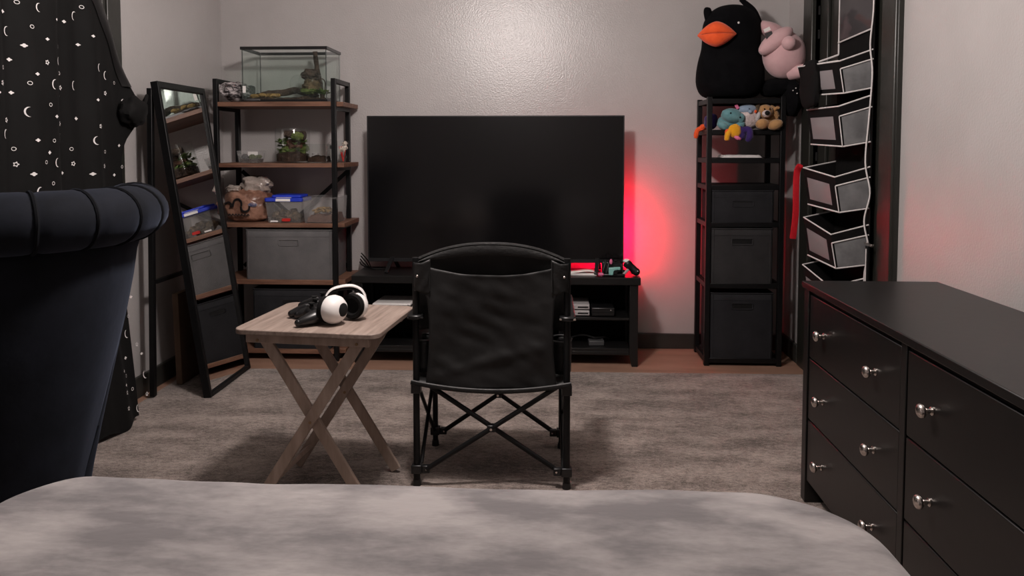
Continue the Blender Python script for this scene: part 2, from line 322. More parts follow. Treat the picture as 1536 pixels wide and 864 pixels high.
# window in the left wall, behind the curtain
w1 = thing('window_1', (XL, 2.5, 0), 'window with a white blind behind the black curtain', None); w1['kind'] = 'structure'
MB().box(XL, XL + .008, 1.85, 3.07, .85, 2.05).build('blind', 'blind', w1)
MB().box(XL, XL + .03, 3.095, 3.195, .75, 2.2).build('window_casing', 'trim', w1, bevel=.005)
MB().box(XL, XL + .022, 3.07, 3.095, .80, 2.1).build('window_stop', 'trim', w1, bevel=.004)
MB().box(XL, XL + .03, 1.70, 1.85, .75, 2.2).build('window_casing', 'trim', w1, bevel=.005)
MB().box(XL, XL + .03, 1.85, 3.095, 2.05, 2.2).build('window_casing', 'trim', w1, bevel=.005)
MB().box(XL, XL + .05, 1.66, 3.20, .72, .75).build('window_sill', 'trim', w1, bevel=.005)
# ceiling lamp (above the frame)
t = thing('ceiling_lamp', (LAMP[0], LAMP[1], ZC - .001), 'white pendant ceiling lamp above the tray table', 'lamp')
MB().lathe([(0, .0), (.075, 0), (.07, -.02), (.02, -.03), (.0, -.03)], (LAMP[0], LAMP[1], ZC - .001)).build('lamp_base', 'lampglow', t)
MB().cyl((LAMP[0], LAMP[1], ZC - .03), (LAMP[0], LAMP[1], LAMP[2] + .15), .008).build('lamp_stem', 'nickel', t)
MB().lathe([(0, .17), (.03, .165), (.035, .12), (.0, .115)], LAMP, 20).build('lamp_socket', 'nickel', t)
# rug
def rugtop():
    m = MB(); x0, x1, y0, y1 = XL + .055, XR - .035, -.6, 3.745; nx, ny = 60, 80
    def fn(u, v):
        x = lerp(x0, x1, u); y = lerp(y0, y1, v) + (.045 * u if v == 1 else 0) + (.004 * noise.noise(Vector((u * 60, v * 3, 0))) if v == 1 else 0)
        e = min(u * nx, (1 - u) * nx, v * ny, (1 - v) * ny)
        return (x, y, .0015 if e < .5 else .011 + .0025 * noise.noise(Vector((x * 9, y * 25, 0))))
    return m.grid(fn, nx, ny)
tag(rugtop().build('rug', 'rug'), 'large taupe grey woven area rug covering the floor', 'rug')

# ---------------------------------------------------------------- bed and blanket
BX0, BX1, BY0, BY1, BZ = -.925, .520, -.85, 1.262, .60
t = thing('bed', ((BX0 + BX1) / 2, .2, 0), 'bed under the grey blanket in the foreground', 'bed')
MB().prism(rrect(BX0 + .04, BX1 - .04, BY0 + .03, BY1 - .05, .10), .28, BZ - .03).build('mattress', 'white', t, bevel=.03)
MB().box(BX0 + .06, BX1 - .06, BY0 + .05, BY1 - .08, .10, .28).build('bed_base', 'bedbase', t, bevel=.01)
for x in (BX0 + .12, BX1 - .12):
    for y in (BY0 + .12, BY1 - .16): MB().cyl((x, y, .0145), (x, y, .10), .025).build('leg', 'bedbase', t)
def blanket():
    # plan outline: rounded rectangle; cross-section rolls over the edge and hangs down
    m = MB(); out = []
    def corner(cx, cy, r, a0, n=12): return [(cx + r * cos(a0 + PI / 2 * k / n), cy + r * sin(a0 + PI / 2 * k / n)) for k in range(n + 1)]
    def line(a, b, n): return [(lerp(a[0], b[0], k / n), lerp(a[1], b[1], k / n)) for k in range(1, n)]
    r1, r2 = .165, .12
    pts = corner(BX1 - r1, BY1 - r1, r1, 0) + line((BX1 - r1, BY1), (BX0 + r2, BY1), 40) + corner(BX0 + r2, BY1 - r2, r2, PI / 2) + \
        line((BX0, BY1 - r2), (BX0, BY0), 20) + [(BX0, BY0)] + line((BX0, BY0), (BX1, BY0), 20) + [(BX1, BY0)] + line((BX1, BY0), (BX1, BY1 - r1), 20)
    cxm, cym = (BX0 + BX1) / 2, .35; n = len(pts); prof = []
    R = .07
    for s_ in (0, .15, .3, .45, .6, .72, .82, .90, .95): prof.append(('in', s_))
    for k in range(0, 9): prof.append(('arc', k / 8))
    for z in (.44, .36, .28, .20, .13): prof.append(('hang', z))
    vs = []
    for kind, q in prof:
        for i, (x, y) in enumerate(pts):
            dx, dy = x - cxm, y - cym; L = math.hypot(dx, dy); nx_, ny_ = dx / L, dy / L
            if kind == 'in':
                k = (1 - R / L) * q; px, py = cxm + dx * k, cym + dy * k; z = BZ
            elif kind == 'arc':
                a = q * PI / 2; rr = R * (1 - sin(a)); px, py = x - nx_ * rr, y - ny_ * rr; z = BZ - R * (1 - cos(a)) * .92
            else:
                px, py = x + nx_ * .01 * sin(i * .9) * (1 - q / .5), y + ny_ * .01 * sin(i * .9) * (1 - q / .5); z = q
            if kind != 'hang':
                z += .006 * noise.noise(Vector((px * 3.2, py * 6, 1))) + .0025 * noise.noise(Vector((px * 11, py * 16, 4)))
            vs.append((px, py, z))
    fs = [tuple(range(n))]
    for j in range(len(prof) - 1):
        for i in range(n): fs.append((j * n + i, j * n + (i + 1) % n, (j + 1) * n + (i + 1) % n, (j + 1) * n + i))
    m.add(vs, fs[1:] if prof[0][1] == 0 else fs); return m
tag(blanket().build('blanket', 'blanket', angle=80), 'soft grey plush blanket spread over the bed', 'blanket')

# ---------------------------------------------------------------- navy velvet armchair
def armchair():
    t = thing('armchair', (-1.38, 2.15, 0), 'navy velvet barrel armchair with rolled channelled back beside the curtain', 'armchair')
    path = smooth_path([(-1.74, 1.70, 0), (-1.65, 1.705, 0), (-1.53, 1.745, 0), (-1.41, 1.81, 0), (-1.315, 1.905, 0), (-1.267, 2.01, 0), (-1.262, 2.12, 0), (-1.30, 2.25, 0), (-1.38, 2.34, 0)], 12)
    cen = Vector((-1.60, 2.15, 0)); n = len(path)
    seams = [.06, .19, .32, .44, .56, .68, .80, .92]; ZR, RR = .975, .090
    def frame(i):
        d = (path[min(i + 1, n - 1)] - path[max(i - 1, 0)]).normalized(); o = Vector((d.y, -d.x, 0))
        if o.dot(path[i] - cen) < 0: o = -o
        return d, o
    m = MB(); vs = []; k = 24
    for i in range(n):
        s_ = i / (n - 1); d, o = frame(i)
        r = RR * (1 - .055 * sum(math.exp(-((s_ - q) / .012) ** 2) for q in seams))
        if s_ > .97: r *= math.sqrt(max(.02, 1 - ((s_ - .97) / .03) ** 2))
        zc = ZR
        for j in range(k):
            a = 2 * PI * j / k; vs.append(path[i] + o * (r * 1.05 * cos(a)) + Vector((0, 0, zc + r * .93 * sin(a))))
    fs = [(i * k + j, i * k + (j + 1) % k, (i + 1) * k + (j + 1) % k, (i + 1) * k + j) for i in range(n - 1) for j in range(k)]
    fs += [list(range(k))[::-1], [(n - 1) * k + j for j in range(k)]]
    m.add(vs, fs); roll = m.build('back_roll', 'velvet', t)
    for q in seams:
        i = int(q * (n - 1)); d, o = frame(i)
        pts = [path[i] + o * (RR * .985 * 1.05 * cos(a)) + Vector((0, 0, ZR + RR * .985 * .93 * sin(a))) for a in [2 * PI * j / 32 for j in range(32)]]
        MB().tube(pts, .0055, 6, closed=True).build('piping', 'velvet_pipe', roll)
    # outer shell under the roll, tapering in towards the floor
    m = MB(); vs = []; zs = [.93, .86, .78, .68, .56, .44, .32, .20, .10]; ins = [.005, .024, .036, .056, .084, .112, .140, .166, .185]
    for z, q in zip(zs, ins):
        for i in range(n):
            d, o = frame(i); vs.append(path[i] - o * q + Vector((0, 0, z)) - d * (0 if i < n * .6 else (i / n - .6) * q * .8))
    fs = [(j * n + i, j * n + i + 1, (j + 1) * n + i + 1, (j + 1) * n + i) for j in range(len(zs) - 1) for i in range(n - 1)]
    m.add(vs, fs); m.build('back_shell', 'velvet', t, solid=.05)
    i0 = n - 1; d, o = frame(i0)
    pp = [path[i0] - o * (q - .026) + Vector((0, 0, z)) - d * (.4 * q * .8) for z, q in zip(zs, ins)]
    MB().tube(pp, .006, 6).build('piping', 'velvet_pipe', t)
    poly = [(v.x, v.y) for v in [path[i] - frame(i)[1] * .19 for i in range(0, n, 4)]]
    MB().prism(poly + [(-1.66, 2.36)], .10, .34).build('seat_base', 'velvet', t, bevel=.02)
    poly2 = [(lerp(x, -1.58, .12), lerp(y, 2.12, .12)) for x, y in poly]
    MB().prism(poly2 + [(-1.64, 2.33)], .34, .47).build('seat_cushion', 'velvet', t, bevel=.035, seg=4)
    for x, y in ((-1.66, 1.96), (-1.52, 2.03), (-1.52, 2.20), (-1.64, 2.28)):
        MB().cyl((x, y, .0145), (x, y, .11), .018, .026).build('leg', 'blackwood', t)
armchair()

# ---------------------------------------------------------------- moon and star curtain
CE = [(0, 2.985), (.15, 3.0), (.5, 3.03), (.95, 3.05), (1.12, 3.03), (1.20, 3.055), (1.30, 3.12), (1.38, 3.125), (1.45, 3.09), (1.60, 3.00), (1.76, 2.90), (2.0, 2.74), (2.2, 2.62)]
CN = 1.72
def curtain_x(y, z):
    a = .020 * sin(2 * PI * y / .31 + .5 * sin(2.2 * z) + 1.5 * noise.noise(Vector((y * 3, z * .6, 5)))) + .007 * sin(2 * PI * y / .13 + z * 1.3 + 2.5 * noise.noise(Vector((y * 4, z, 9)))) + .007 * noise.noise(Vector((y * 6, z * 3, 2)))
    e = interp(z, CE) - y
    pinch = math.exp(-((z - 1.30) / .10) ** 2) * math.exp(-(e / .10) ** 2) * .03
    return -1.805 + a * min(1, .35 + e * 3) + pinch + .14 * max(0, .55 - z)
def curtain():
    t = thing('curtain', (-1.8, 2.4, 0), 'black curtain printed with white moons and stars over the left window', 'curtain')
    def fn(u, v):
        z = lerp(.022, 2.2, v); y = lerp(CN, interp(z, CE), u); return (curtain_x(y, z), y, z + (.012 * sin(u * 40) if v == 0 else 0))
    MB().grid(fn, 150, 90).build('cloth', 'curtain', t, angle=80)
    def lf(u, v):
        z = lerp(1.43, 2.2, v); e = interp(z, CE); y = lerp(e - .10 + .05 * (1 - v), e + .002, u); return (curtain_x(min(y, e), z) + .004 + .010 * sin(u * PI), y, z)
    MB().grid(lf, 12, 40).build('satin_lining', 'lining', t, angle=80)
    k = MB().blob((-1.77, 3.06, 1.325), (.045, .075, .065), .25, 2, 2)
    k.build('tieback_knot', 'curtain', t)
    MB().tube(smooth_path([(-1.74, 3.10, 1.36), (-1.75, 3.135, 1.395), (-1.77, 3.15, 1.375), (-1.80, 3.14, 1.33)], 6), .009, 8, flat=(.7, 1, 1)).build('tieback_band', 'curtain', t)
    MB().cyl((-1.82, 1.66, 2.21), (-1.82, 3.40, 2.21), .012).build('curtain_rod', 'matteblack', t)
    m = MB()
    def put(poly, holes=None):
        # flat printed shape laid on the cloth, poly of (dy, dz) strips
        for quad in poly:
            m.add([(curtain_x(y, z) + .0035, y, z) for y, z in quad], [tuple(range(len(quad)))])
    def ring(y, z, ry, rz, w, n=12, wob=0):
        qs = []
        for i in range(n):
            a, b = 2 * PI * i / n, 2 * PI * (i + 1) / n
            ka = 1 + wob * cos(5 * a); kb = 1 + wob * cos(5 * b)
            qs.append([(y + ry * ka * cos(a), z + rz * ka * sin(a)), (y + ry * kb * cos(b), z + rz * kb * sin(b)), (y + (ry - w) * kb * cos(b), z + (rz - w) * kb * sin(b)), (y + (ry - w) * ka * cos(a), z + (rz - w) * ka * sin(a))])
        put(qs)
    def moon(y, z, r, rot):
        qs = []; n = 12; w = .36 * r
        for i in range(n):
            q = []
            for tt, sgn in ((i, 1), (i + 1, 1), (i + 1, 0), (i, 0)):
                a = lerp(-1.9, 1.9, tt / n); wd = w * cos(a / 1.9 * PI / 2) * (1 - sgn)
                rr = r - wd; aa = PI + a + rot; q.append((y + .8 * rr * cos(aa) * 1.0, z + rr * sin(aa)))
            qs.append(q)
        put(qs)
    def cloud(y, z, s_):
        put([[(y + s_ * 1.2 * cos(a) * (1 + .18 * cos(4 * a)), z + s_ * .72 * sin(a) * (1 + .3 * cos(4 * a))) for a in [2 * PI * i / 14 for i in range(14)]]])
    Mo = [(2.528, 1.665), (2.418, 1.566), (2.764, 1.677), (2.622, 1.488), (2.855, 1.489), (2.589, 1.401), (2.466, 1.296), (2.658, 1.207), (2.825, 1.199), (2.601, 1.117), (2.488, 1.017), (2.911, 1.463), (2.382, 1.218), (2.746, 1.409), (2.986, .382), (3.07, .182), (2.987, .062), (3.05, 1.36)]
    Cl = [(2.399, 1.629), (2.61, 1.637), (2.559, 1.559), (2.777, 1.569), (2.465, 1.524), (2.695, 1.644), (2.422, 1.471), (2.504, 1.43), (2.422, 1.359), (2.634, 1.361), (2.838, 1.36), (2.598, 1.285), (2.487, 1.198), (2.552, 1.154), (2.999, 1.179), (2.672, 1.076), (2.81, 1.067), (2.467, 1.08), (2.962, 1.057), (2.827, 1.609), (2.343, 1.355), (2.621, 1.001), (2.751, 1.283), (3.063, .524), (3.009, .497), (3.07, .274), (2.954, .288), (2.908, .247), (2.903, .19)]
    Ri = [(2.45, 1.669), (2.494, 1.593), (2.793, 1.716), (2.377, 1.44), (2.663, 1.448), (2.475, 1.396), (2.565, 1.326), (2.582, 1.197), (2.418, 1.168), (2.717, 1.166), (2.89, 1.154), (2.527, 1.12), (2.575, 1.042), (3.03, 1.089), (2.994, 1.44), (3.02, .45), (2.93, .22), (2.97, .151)]
    St = [(2.555, 1.476), (2.67, 1.395), (2.904, 1.391), (2.661, 1.261), (2.846, 1.256), (2.39, 1.265), (2.723, 1.11), (2.88, 1.096), (2.366, 1.388), (2.628, 1.541), (2.422, 1.115), (3.05, .32), (2.90, .16), (3.06, .099), (2.89, .097), (2.868, .358)]
    rr = random.Random(3)
    for y, z in Mo: moon(y, z, .0150 + .003 * rr.random(), .5 * (rr.random() - .6))
    for y, z in Cl: cloud(y, z, .0062 + .002 * rr.random())
    for y, z in Ri: ring(y, z, .0085, .0070, .0020)
    for y, z in St: ring(y, z, .0078, .0078, .0036, 20, .3)
    for i in range(70):     # the rest of the cloth, outside the picture
        y, z = rr.uniform(1.76, 2.28), rr.uniform(.1, 2.1); (moon if i % 4 == 0 else cloud)(y, z, *((.02, .2) if i % 4 == 0 else (.01,)))
    for i in range(34):
        y, z = rr.uniform(2.3, 2.6), rr.uniform(1.75, 2.15) if i % 2 else rr.uniform(.1, .95); (moon if i % 4 == 0 else cloud)(y, z, *((.02, .2) if i % 4 == 0 else (.01,)))
    m.build('moon_and_star_print', 'print', t, smooth=False)
curtain()

# ---------------------------------------------------------------- standing mirror
def mirror():
    y0, y1 = 3.265, 3.725; bx, tx, tz = -1.555, -1.772, 1.46
    t = thing('standing_mirror', (bx, 3.5, 0), 'tall black framed mirror leaning back on its easel stand', 'mirror')
    d = Vector((tx - bx, 0, tz)).normalized(); L = math.hypot(tx - bx, tz); nrm = Vector((d.z, 0, -d.x)); o = Vector((bx, 0, .013))
    def P(y, s_, k): return Vector((0, y, 0)) + o + d * s_ + nrm * k
    def slab(a, b, s0, s1, k0, k1):
        return MB().add([P(y, s_, k) for k in (k0, k1) for s_ in (s0, s1) for y in (a, b)], [(0, 2, 3, 1), (4, 5, 7, 6), (0, 1, 5, 4), (2, 6, 7, 3), (0, 4, 6, 2), (1, 3, 7, 5)])
    fw = .020
    slab(y0, y0 + fw, 0, L, -.035, 0).build('frame_rail', 'iron', t, bevel=.002)
    slab(y1 - fw, y1, 0, L, -.035, 0).build('frame_rail', 'iron', t, bevel=.002)
    slab(y0 + fw, y1 - fw, 0, fw, -.035, 0).build('frame_rail', 'iron', t, bevel=.002)
    slab(y0 + fw, y1 - fw, L - fw * 1.5, L, -.035, 0).build('frame_rail', 'iron', t, bevel=.002)
    g = slab(y0 + fw, y1 - fw, fw, L - fw * 1.5, -.022, -.012).build('mirror_glass', 'mirror', t, smooth=False); g['label'] = 'silvered mirror glass'
    slab(y0 + .008, y1 - .008, .01, L - .01, -.034, -.0225).build('backing_board', 'cardboard', t)
    for y in (y0 + .012, y1 - .012):
        MB().bar((tx - .04, y, tz - .02), (-1.835, y, .012), .024, .024, (0, 1, 0)).build('easel_leg', 'iron', t, bevel=.002)
    MB().bar((-1.81, y0 + .012, .55), (-1.81, y1 - .012, .55), .018, .018).build('easel_crossbar', 'iron', t)
mirror()
t = MB().box(-1.815, -1.785, 3.44, 3.66, .014, .46, RY(-.03))
tag(t.build('cardboard_box', 'cardboard', bevel=.002), 'flat brown cardboard box standing behind the mirror', 'box')

# ---------------------------------------------------------------- left shelf unit
SX0, SX1, SY0, SY1 = -1.812, -1.140, 3.90, 4.20
tiers = [(1.390, 1.415), (1.060, 1.083), (.734, .757), (.421, .447), (.040, .064)]
t = thing('shelf_unit', (-1.48, 4.05, 0), 'five tier brown board and black steel shelf unit in the left corner', 'shelf')
pw = .025
for x in (SX0, SX1 - pw):
    for y in (SY0, SY1 - pw): MB().box(x, x + pw, y, y + pw, 0, 1.54).build('post', 'iron', t, bevel=.002)
    MB().box(x, x + pw, SY0 + pw, SY1 - pw, 1.515, 1.54).build('top_rail', 'iron', t, bevel=.002)
for z0, z1 in tiers:
    MB().box(SX0 + pw, SX1 - pw - .001, SY0 + .002, SY0 + pw, z0, z1).box(SX0 - .0, SX1 + .035, SY0 + pw + .001, SY1 + .035, z0, z1).build('shelf_board', 'wood', t, bevel=.0015)
    for x in (SX0, SX1 - pw): MB().box(x, x + pw, SY0 + pw, SY1 - pw, z0 - .02, z0 - .001).build('side_rail', 'iron', t)
MB().bar((SX0 + pw, SY1 + .006, 1.03), (SX1 - pw, SY1 + .006, .47), .006, .022).build('cross_brace', 'iron', t)
MB().bar((SX0 + pw, SY1 + .013, .47), (SX1 - pw, SY1 + .013, 1.03), .006, .022).build('cross_brace', 'iron', t)
MB().bar((SX0 + pw, SY1 - .012, .065 + .02), (SX1 - pw, SY1 - .012, .085), .02, .03).build('rear_rail', 'iron', t)

def fabric_bin(name, x0, x1, y0, y1, z0, z1, m, label, group, handle='frame', taper=.0, hz=None):
    t = thing(name, ((x0 + x1) / 2, (y0 + y1) / 2, z0), label, 'storage bin', group)
    cx, cy = (x0 + x1) / 2, (y0 + y1) / 2; hx, hy = (x1 - x0) / 2, (y1 - y0) / 2
    def outer(u, v):
        P4 = rrect(-hx, hx, -hy, hy, .012, 3)
        n = len(P4); f = u * n; i = int(f) % n; a, b = P4[i], P4[(i + 1) % n]; q = f - int(f)
        k = 1 - taper * (1 - v); bl = .006 * sin(PI * v)
        x, y = lerp(a[0], b[0], q), lerp(a[1], b[1], q)
        bx_ = bl * (1 - (y / hy) ** 2) * (1 if x > 0 else -1) * (abs(x) > hx * .9); by_ = bl * (1 - (x / hx) ** 2) * (1 if y > 0 else -1) * (abs(y) > hy * .9)
        return (cx + x * k + bx_, cy + y * k + by_, lerp(z0, z1, v))
    g = MB().grid(outer, 48, 8, wrap=True)
    g.f.append([i for i in range(48)])
    g.build('bin_body', m, t, solid=.005, angle=50)
    P4 = rrect(-hx - .002, hx + .002, -hy - .002, hy + .002, .012, 3)
    MB().tube([(cx + x, cy + y, z1) for x, y in P4], .0042, 6, closed=True).build('rim_piping', m, t)
    for sx in (-1, 1): MB().tube([(cx + sx * (hx - .012) * (1 - taper), y0 - .001, z0 + .005), (cx + sx * (hx - .012), y0 - .002, z1 - .004)], .003, 6).build('edge_piping', m, t)
    MB().tube([(x0 + .01, y0 - .003, z1 - .035), (cx, y0 - .005, z1 - .035), (x1 - .01, y0 - .003, z1 - .035)], .0018, 5).build('rim_seam', m, t)
    hz = hz or (z1 - .068); w, h = .055, .016
    if handle == 'frame':
        P = [(cx + a, y0 - .006, hz + b) for a, b in rrect(-w, w, -h, h, .006, 3)]
        MB().tube(P, .0042, 6, closed=True).build('handle', m, t)
        MB().box(cx - w + .006, cx + w - .006, y0 - .0075, y0 - .004, hz - h + .006, hz + h - .006).build('handle_slot', 'matteblack' if m != 'bin_grey' else m, t)
    else:
        MB().prism([(cx + a, hz + b) for a, b in rrect(-w + .008, w - .008, -h + .004, h - .004, .01, 4)], y0 - .0085, y0 - .004, 'y').build('handle_slot', 'matteblack', t)
        P = [(cx + a, y0 - .008, hz + b) for a, b in rrect(-w + .008, w - .008, -h + .004, h - .004, .01, 4)]
        MB().tube(P, .002, 5, closed=True).build('handle', m, t)
    return t
fabric_bin('fabric_bin', -1.650, -1.172, 3.915, 4.185, .449, .718, 'bin_grey', 'mid grey fabric bin on the fourth tier of the left shelf', 'fabric storage bins')
fabric_bin('fabric_bin', -1.615, -1.19, 3.915, 4.185, .066, .392, 'bin_dark', 'dark charcoal fabric bin on the bottom tier of the left shelf', 'fabric storage bins', 'slot')

# --- top tier: glass tank and what is in it
z0 = 1.4165
TX0, TX1, TY0, TY1, TZ = -1.662, -1.192, 3.925, 4.185, 1.713
t = thing('glass_tank', ((TX0 + TX1) / 2, 4.05, z0), 'rectangular glass tank with black rims on the top tier', 'terrarium')
g = .004
for a in ((TX0, TX1, TY0, TY0 + g), (TX0, TX1, TY1 - g, TY1), (TX0, TX0 + g, TY0 + g, TY1 - g), (TX1 - g, TX1, TY0 + g, TY1 - g)):
    MB().box(*a, z0 + .006, TZ - .004).build('glass_pane', 'tank', t, smooth=False)
def rimframe(zb, zt, over, w=.014):
    m = MB(); x0, x1, y0, y1 = TX0 - over, TX1 + over, TY0 - over, TY1 + over
    return m.box(x0, x1, y0, y0 + w, zb, zt).box(x0, x1, y1 - w, y1, zb, zt).box(x0, x0 + w, y0 + w, y1 - w, zb, zt).box(x1 - w, x1, y0 + w, y1 - w, zb, zt)
rimframe(TZ - .016, TZ, .004).build('top_rim', 'blackplastic', t, bevel=.001)
rimframe(z0, z0 + .013, .003).box(TX0, TX1, TY0, TY1, z0, z0 + .004).build('bottom_rim', 'blackplastic', t, bevel=.001)
for x, y in ((TX0 + .005, TY0 + .005), (TX1 - .005, TY0 + .005), (TX0 + .005, TY1 - .005), (TX1 - .005, TY1 - .005)):
    MB().box(x - .002, x + .002, y - .002, y + .002, z0 + .014, TZ - .017).build('silicone_joint', 'greyplastic', t)
def sub(u, v):
    x, y = lerp(TX0 + .008, TX1 - .008, u), lerp(TY0 + .008, TY1 - .008, v)
    e = min(u, 1 - u, v, 1 - v); return (x, y, z0 + .006 + (0 if e < .001 else .016 + .012 * noise.noise(Vector((x * 14, y * 14, 0))) + .004 * u))
MB().grid(sub, 30, 18).build('substrate', 'soil', t)
m = MB(); rr = random.Random(4)
for i in range(16): m.blob((-1.56 + rr.uniform(-.07, .08), 3.96 + rr.uniform(-.015, .04), z0 + .028 + rr.uniform(0, .012)), (.022, .014, .010), .4, 3, i, 10, 6)
o = m.build('dry_moss', 'drymoss', t); o['kind'] = 'stuff'
MB().box(-1.655, -1.638, 3.922, 3.9235, z0 + .048, z0 + .085).build('sticker', 'paper', t)
tag(MB().tube(smooth_path([(-1.62, 4.03, z0 + .035), (-1.56, 4.05, z0 + .052), (-1.48, 4.07, z0 + .058), (-1.41, 4.08, z0 + .072), (-1.34, 4.08, z0 + .045), (-1.29, 4.09, z0 + .032)], 5),
    [.016 + .006 * noise.noise(Vector((i * .7, 0, 0))) + .004 * (1 - abs(i - 13) / 13) for i in range(26)], 10).build('driftwood', 'bark'), 'curved dark driftwood lying in the tank', 'driftwood')
tag(MB().tube(smooth_path([(-1.268, 4.09, z0 + .03), (-1.285, 4.095, z0 + .13), (-1.298, 4.09, z0 + .20), (-1.306, 4.085, z0 + .288)], 6),
    [.013 + .003 * noise.noise(Vector((i * .9, 3, 0))) for i in range(19)], 9).build('branch', 'bark'), 'upright dark branch standing in the right of the tank', 'branch')
t = thing('glass_globe', (-1.32, 4.01, z0 + .03), 'rounded glass globe with moss leaning inside the tank', 'terrarium')
gc = (-1.305, 4.0, z0 + .105)
MB().blob(gc, (.068, .062, .072), 0).build('globe_glass', 'glass', t)
MB().blob((gc[0] + .005, gc[1], gc[2] - .02), (.052, .048, .045), .25, 3, 1).build('moss_ball', 'fern', t)
MB().blob((gc[0] + .0, gc[1] - .03, gc[2] - .045), (.05, .03, .016), .3, 3, 5).build('moss_patch', 'moss', t)
MB().blob((gc[0] - .005, gc[1] + .01, gc[2] + .045), (.048, .045, .032), .5, 3, 3).build('bark_lid', 'bark', t)
MB().blob((gc[0] - .068, gc[1] - .005, gc[2] - .005), (.045, .05, .052), 0).build('globe_glass', 'glass', t)
def leafy(m, c, n, s_, rnd, up=.6):
    for i in range(n):
        a = rnd.uniform(0, 2 * PI); d = Vector((cos(a), sin(a), rnd.uniform(up * .4, up * 1.6))).normalized(); L = s_ * rnd.uniform(.6, 1.2)
        sd = d.cross(Vector((0, 0, 1))).normalized() * L * .28; p = Vector(c) + Vector((rnd.uniform(-1, 1), rnd.uniform(-1, 1), 0)) * s_ * .3
        m.add([p, p + d * L * .5 + sd, p + d * L + Vector((0, 0, -L * .2)), p + d * L * .5 - sd], [(0, 1, 2, 3)])
    return m
rr = random.Random(8)
t = thing('potted_plant', (-1.228, 3.97, z0 + .03), 'small bright green plant at the right end of the tank', 'plant')
leafy(MB(), (-1.222, 3.965, z0 + .04), 34, .05, rr, .9).build('foliage', 'leaf', t, smooth=False)
MB().tube(smooth_path([(-1.222, 3.97, z0 + .03), (-1.215, 3.97, z0 + .10), (-1.228, 3.97, z0 + .125), (-1.245, 3.97, z0 + .118)], 5), .003, 6).build('stem', 'bark', t)
# rolled fleece on the top tier
t = thing('fleece_roll', (-1.735, 4.0, z0), 'rolled grey brindle fleece blanket at the left of the top tier', 'blanket')
MB().blob((-1.725, 4.02, z0 + .058), (.062, .10, .056), .12, 3, 1, pw=.85).build('rolled_body', 'towel', t)
sp = [(-1.745 + (.048 - .0026 * i) * cos(i * .55), 3.922 + .0015 * (i % 3) + .004 * abs(i - 8) / 8, z0 + .062 + (.044 - .0024 * i) * sin(i * .55)) for i in range(17)]
MB().tube(sp, .008, 6, flat=(1, 1.6, 1)).build('rolled_edge', 'towel', t)
tag(MB().blob((-1.60, 3.912, z0 + .0085), (.045, .010, .008), .2, 3, 1).build('flat_stone', 'greyplastic'), 'small flat grey stone on the shelf before the tank', 'stone')
tag(MB().box(-1.79, -1.68, 4.12, 4.17, z0 + .0005, z0 + .105).build('black_case', 'matteblack', bevel=.012), 'black case standing behind the rolled fleece', 'case')

# --- second tier: jars
z0 = 1.0845
def soilcyl(m, c, r, h, amp=.006):
    prof = [(0, 0), (r, 0), (r, h), (r * .7, h + amp), (0, h + amp * 1.6)]
    return m.lathe(prof, c, 24)
t = thing('terrarium_jar', (-1.412, 4.0, z0), 'large cylindrical glass jar terrarium with moss and bark', 'terrarium')
c = (-1.412, 4.0, z0)
MB().lathe([(0, .002), (.082, .002), (.094, .012), (.094, .180), (.090, .190), (.0895, .188), (.0905, .178), (.0905, .014), (.08, .006), (0, .006)], c, 36).build('jar_glass', 'glass', t)
soilcyl(MB(), (c[0], c[1], c[2] + .008), .086, .040, .012).build('soil', 'soil', t)
m = MB(); rr = random.Random(11)
for i in range(22):
    a = rr.uniform(0, 2 * PI); r = rr.uniform(.02, .072); m.blob((c[0] + r * cos(a), c[1] + r * sin(a), c[2] + .06 + rr.uniform(-.005, .02)), (.02, .02, .014), .5, 3, i, 10, 6)
o = m.build('moss', 'moss', t); o['kind'] = 'stuff'
MB().blob((c[0] + .012, c[1] + .02, c[2] + .095), (.055, .03, .05), .4, 3, 6).build('bark_piece', 'brownsoil', t)
m = MB()
for i in range(16):
    a = rr.uniform(PI * .85, PI * 2.15); r = rr.uniform(.05, .078); leafy(m, (c[0] + r * cos(a), c[1] + r * sin(a), c[2] + rr.uniform(.06, .12)), 9, .028, rr, .7)
for i in range(8): leafy(m, (c[0] - .06 + .02 * rr.random(), c[1] - .03 + .05 * rr.random(), c[2] + .1 + .03 * rr.random()), 9, .03, rr, .9)
m.build('foliage', 'leaf', t, smooth=False)
q = MB().tube([(c[0] - .04, c[1] - .005, c[2] + .158), (c[0] + .075, c[1] - .02, c[2] + .148)], [.018, .026], 16); q.build('bark_tube', 'bark', t)
MB().blob((c[0] + .045, c[1] - .05, c[2] + .145), (.036, .026, .024), .2, 3, 2).build('moss_ball', 'moss', t)
t = thing('glass_cup', (-1.640, 3.985, z0), 'small tapered glass cup of moss at the left of the second tier', 'terrarium')
c = (-1.640, 3.985, z0)
def sq(m, c, prof, n=4):
    vs = []; fs = []
    for hx, hy, h in prof: vs += [(c[0] + a * hx, c[1] + b * hy, c[2] + h) for a, b in ((-1, -1), (1, -1), (1, 1), (-1, 1))]
    for i in range(len(prof) - 1):
        for j in range(4): fs.append((i * 4 + j, i * 4 + (j + 1) % 4, (i + 1) * 4 + (j + 1) % 4, (i + 1) * 4 + j))
    fs.append((0, 1, 2, 3)); return m.add(vs, fs)
sq(MB(), c, [(.052, .042, .001), (.060, .05, .066)]).build('cup_glass', 'plastic_clear', t, smooth=False, solid=.002)
sq(MB(), c, [(.048, .038, .003), (.052, .042, .02)]).add([(c[0] + a * .052, c[1] + b * .042, c[2] + .02) for a, b in ((-1, -1), (1, -1), (1, 1), (-1, 1))], [(0, 1, 2, 3)]).build('soil', 'soil', t, smooth=False)
m = MB()
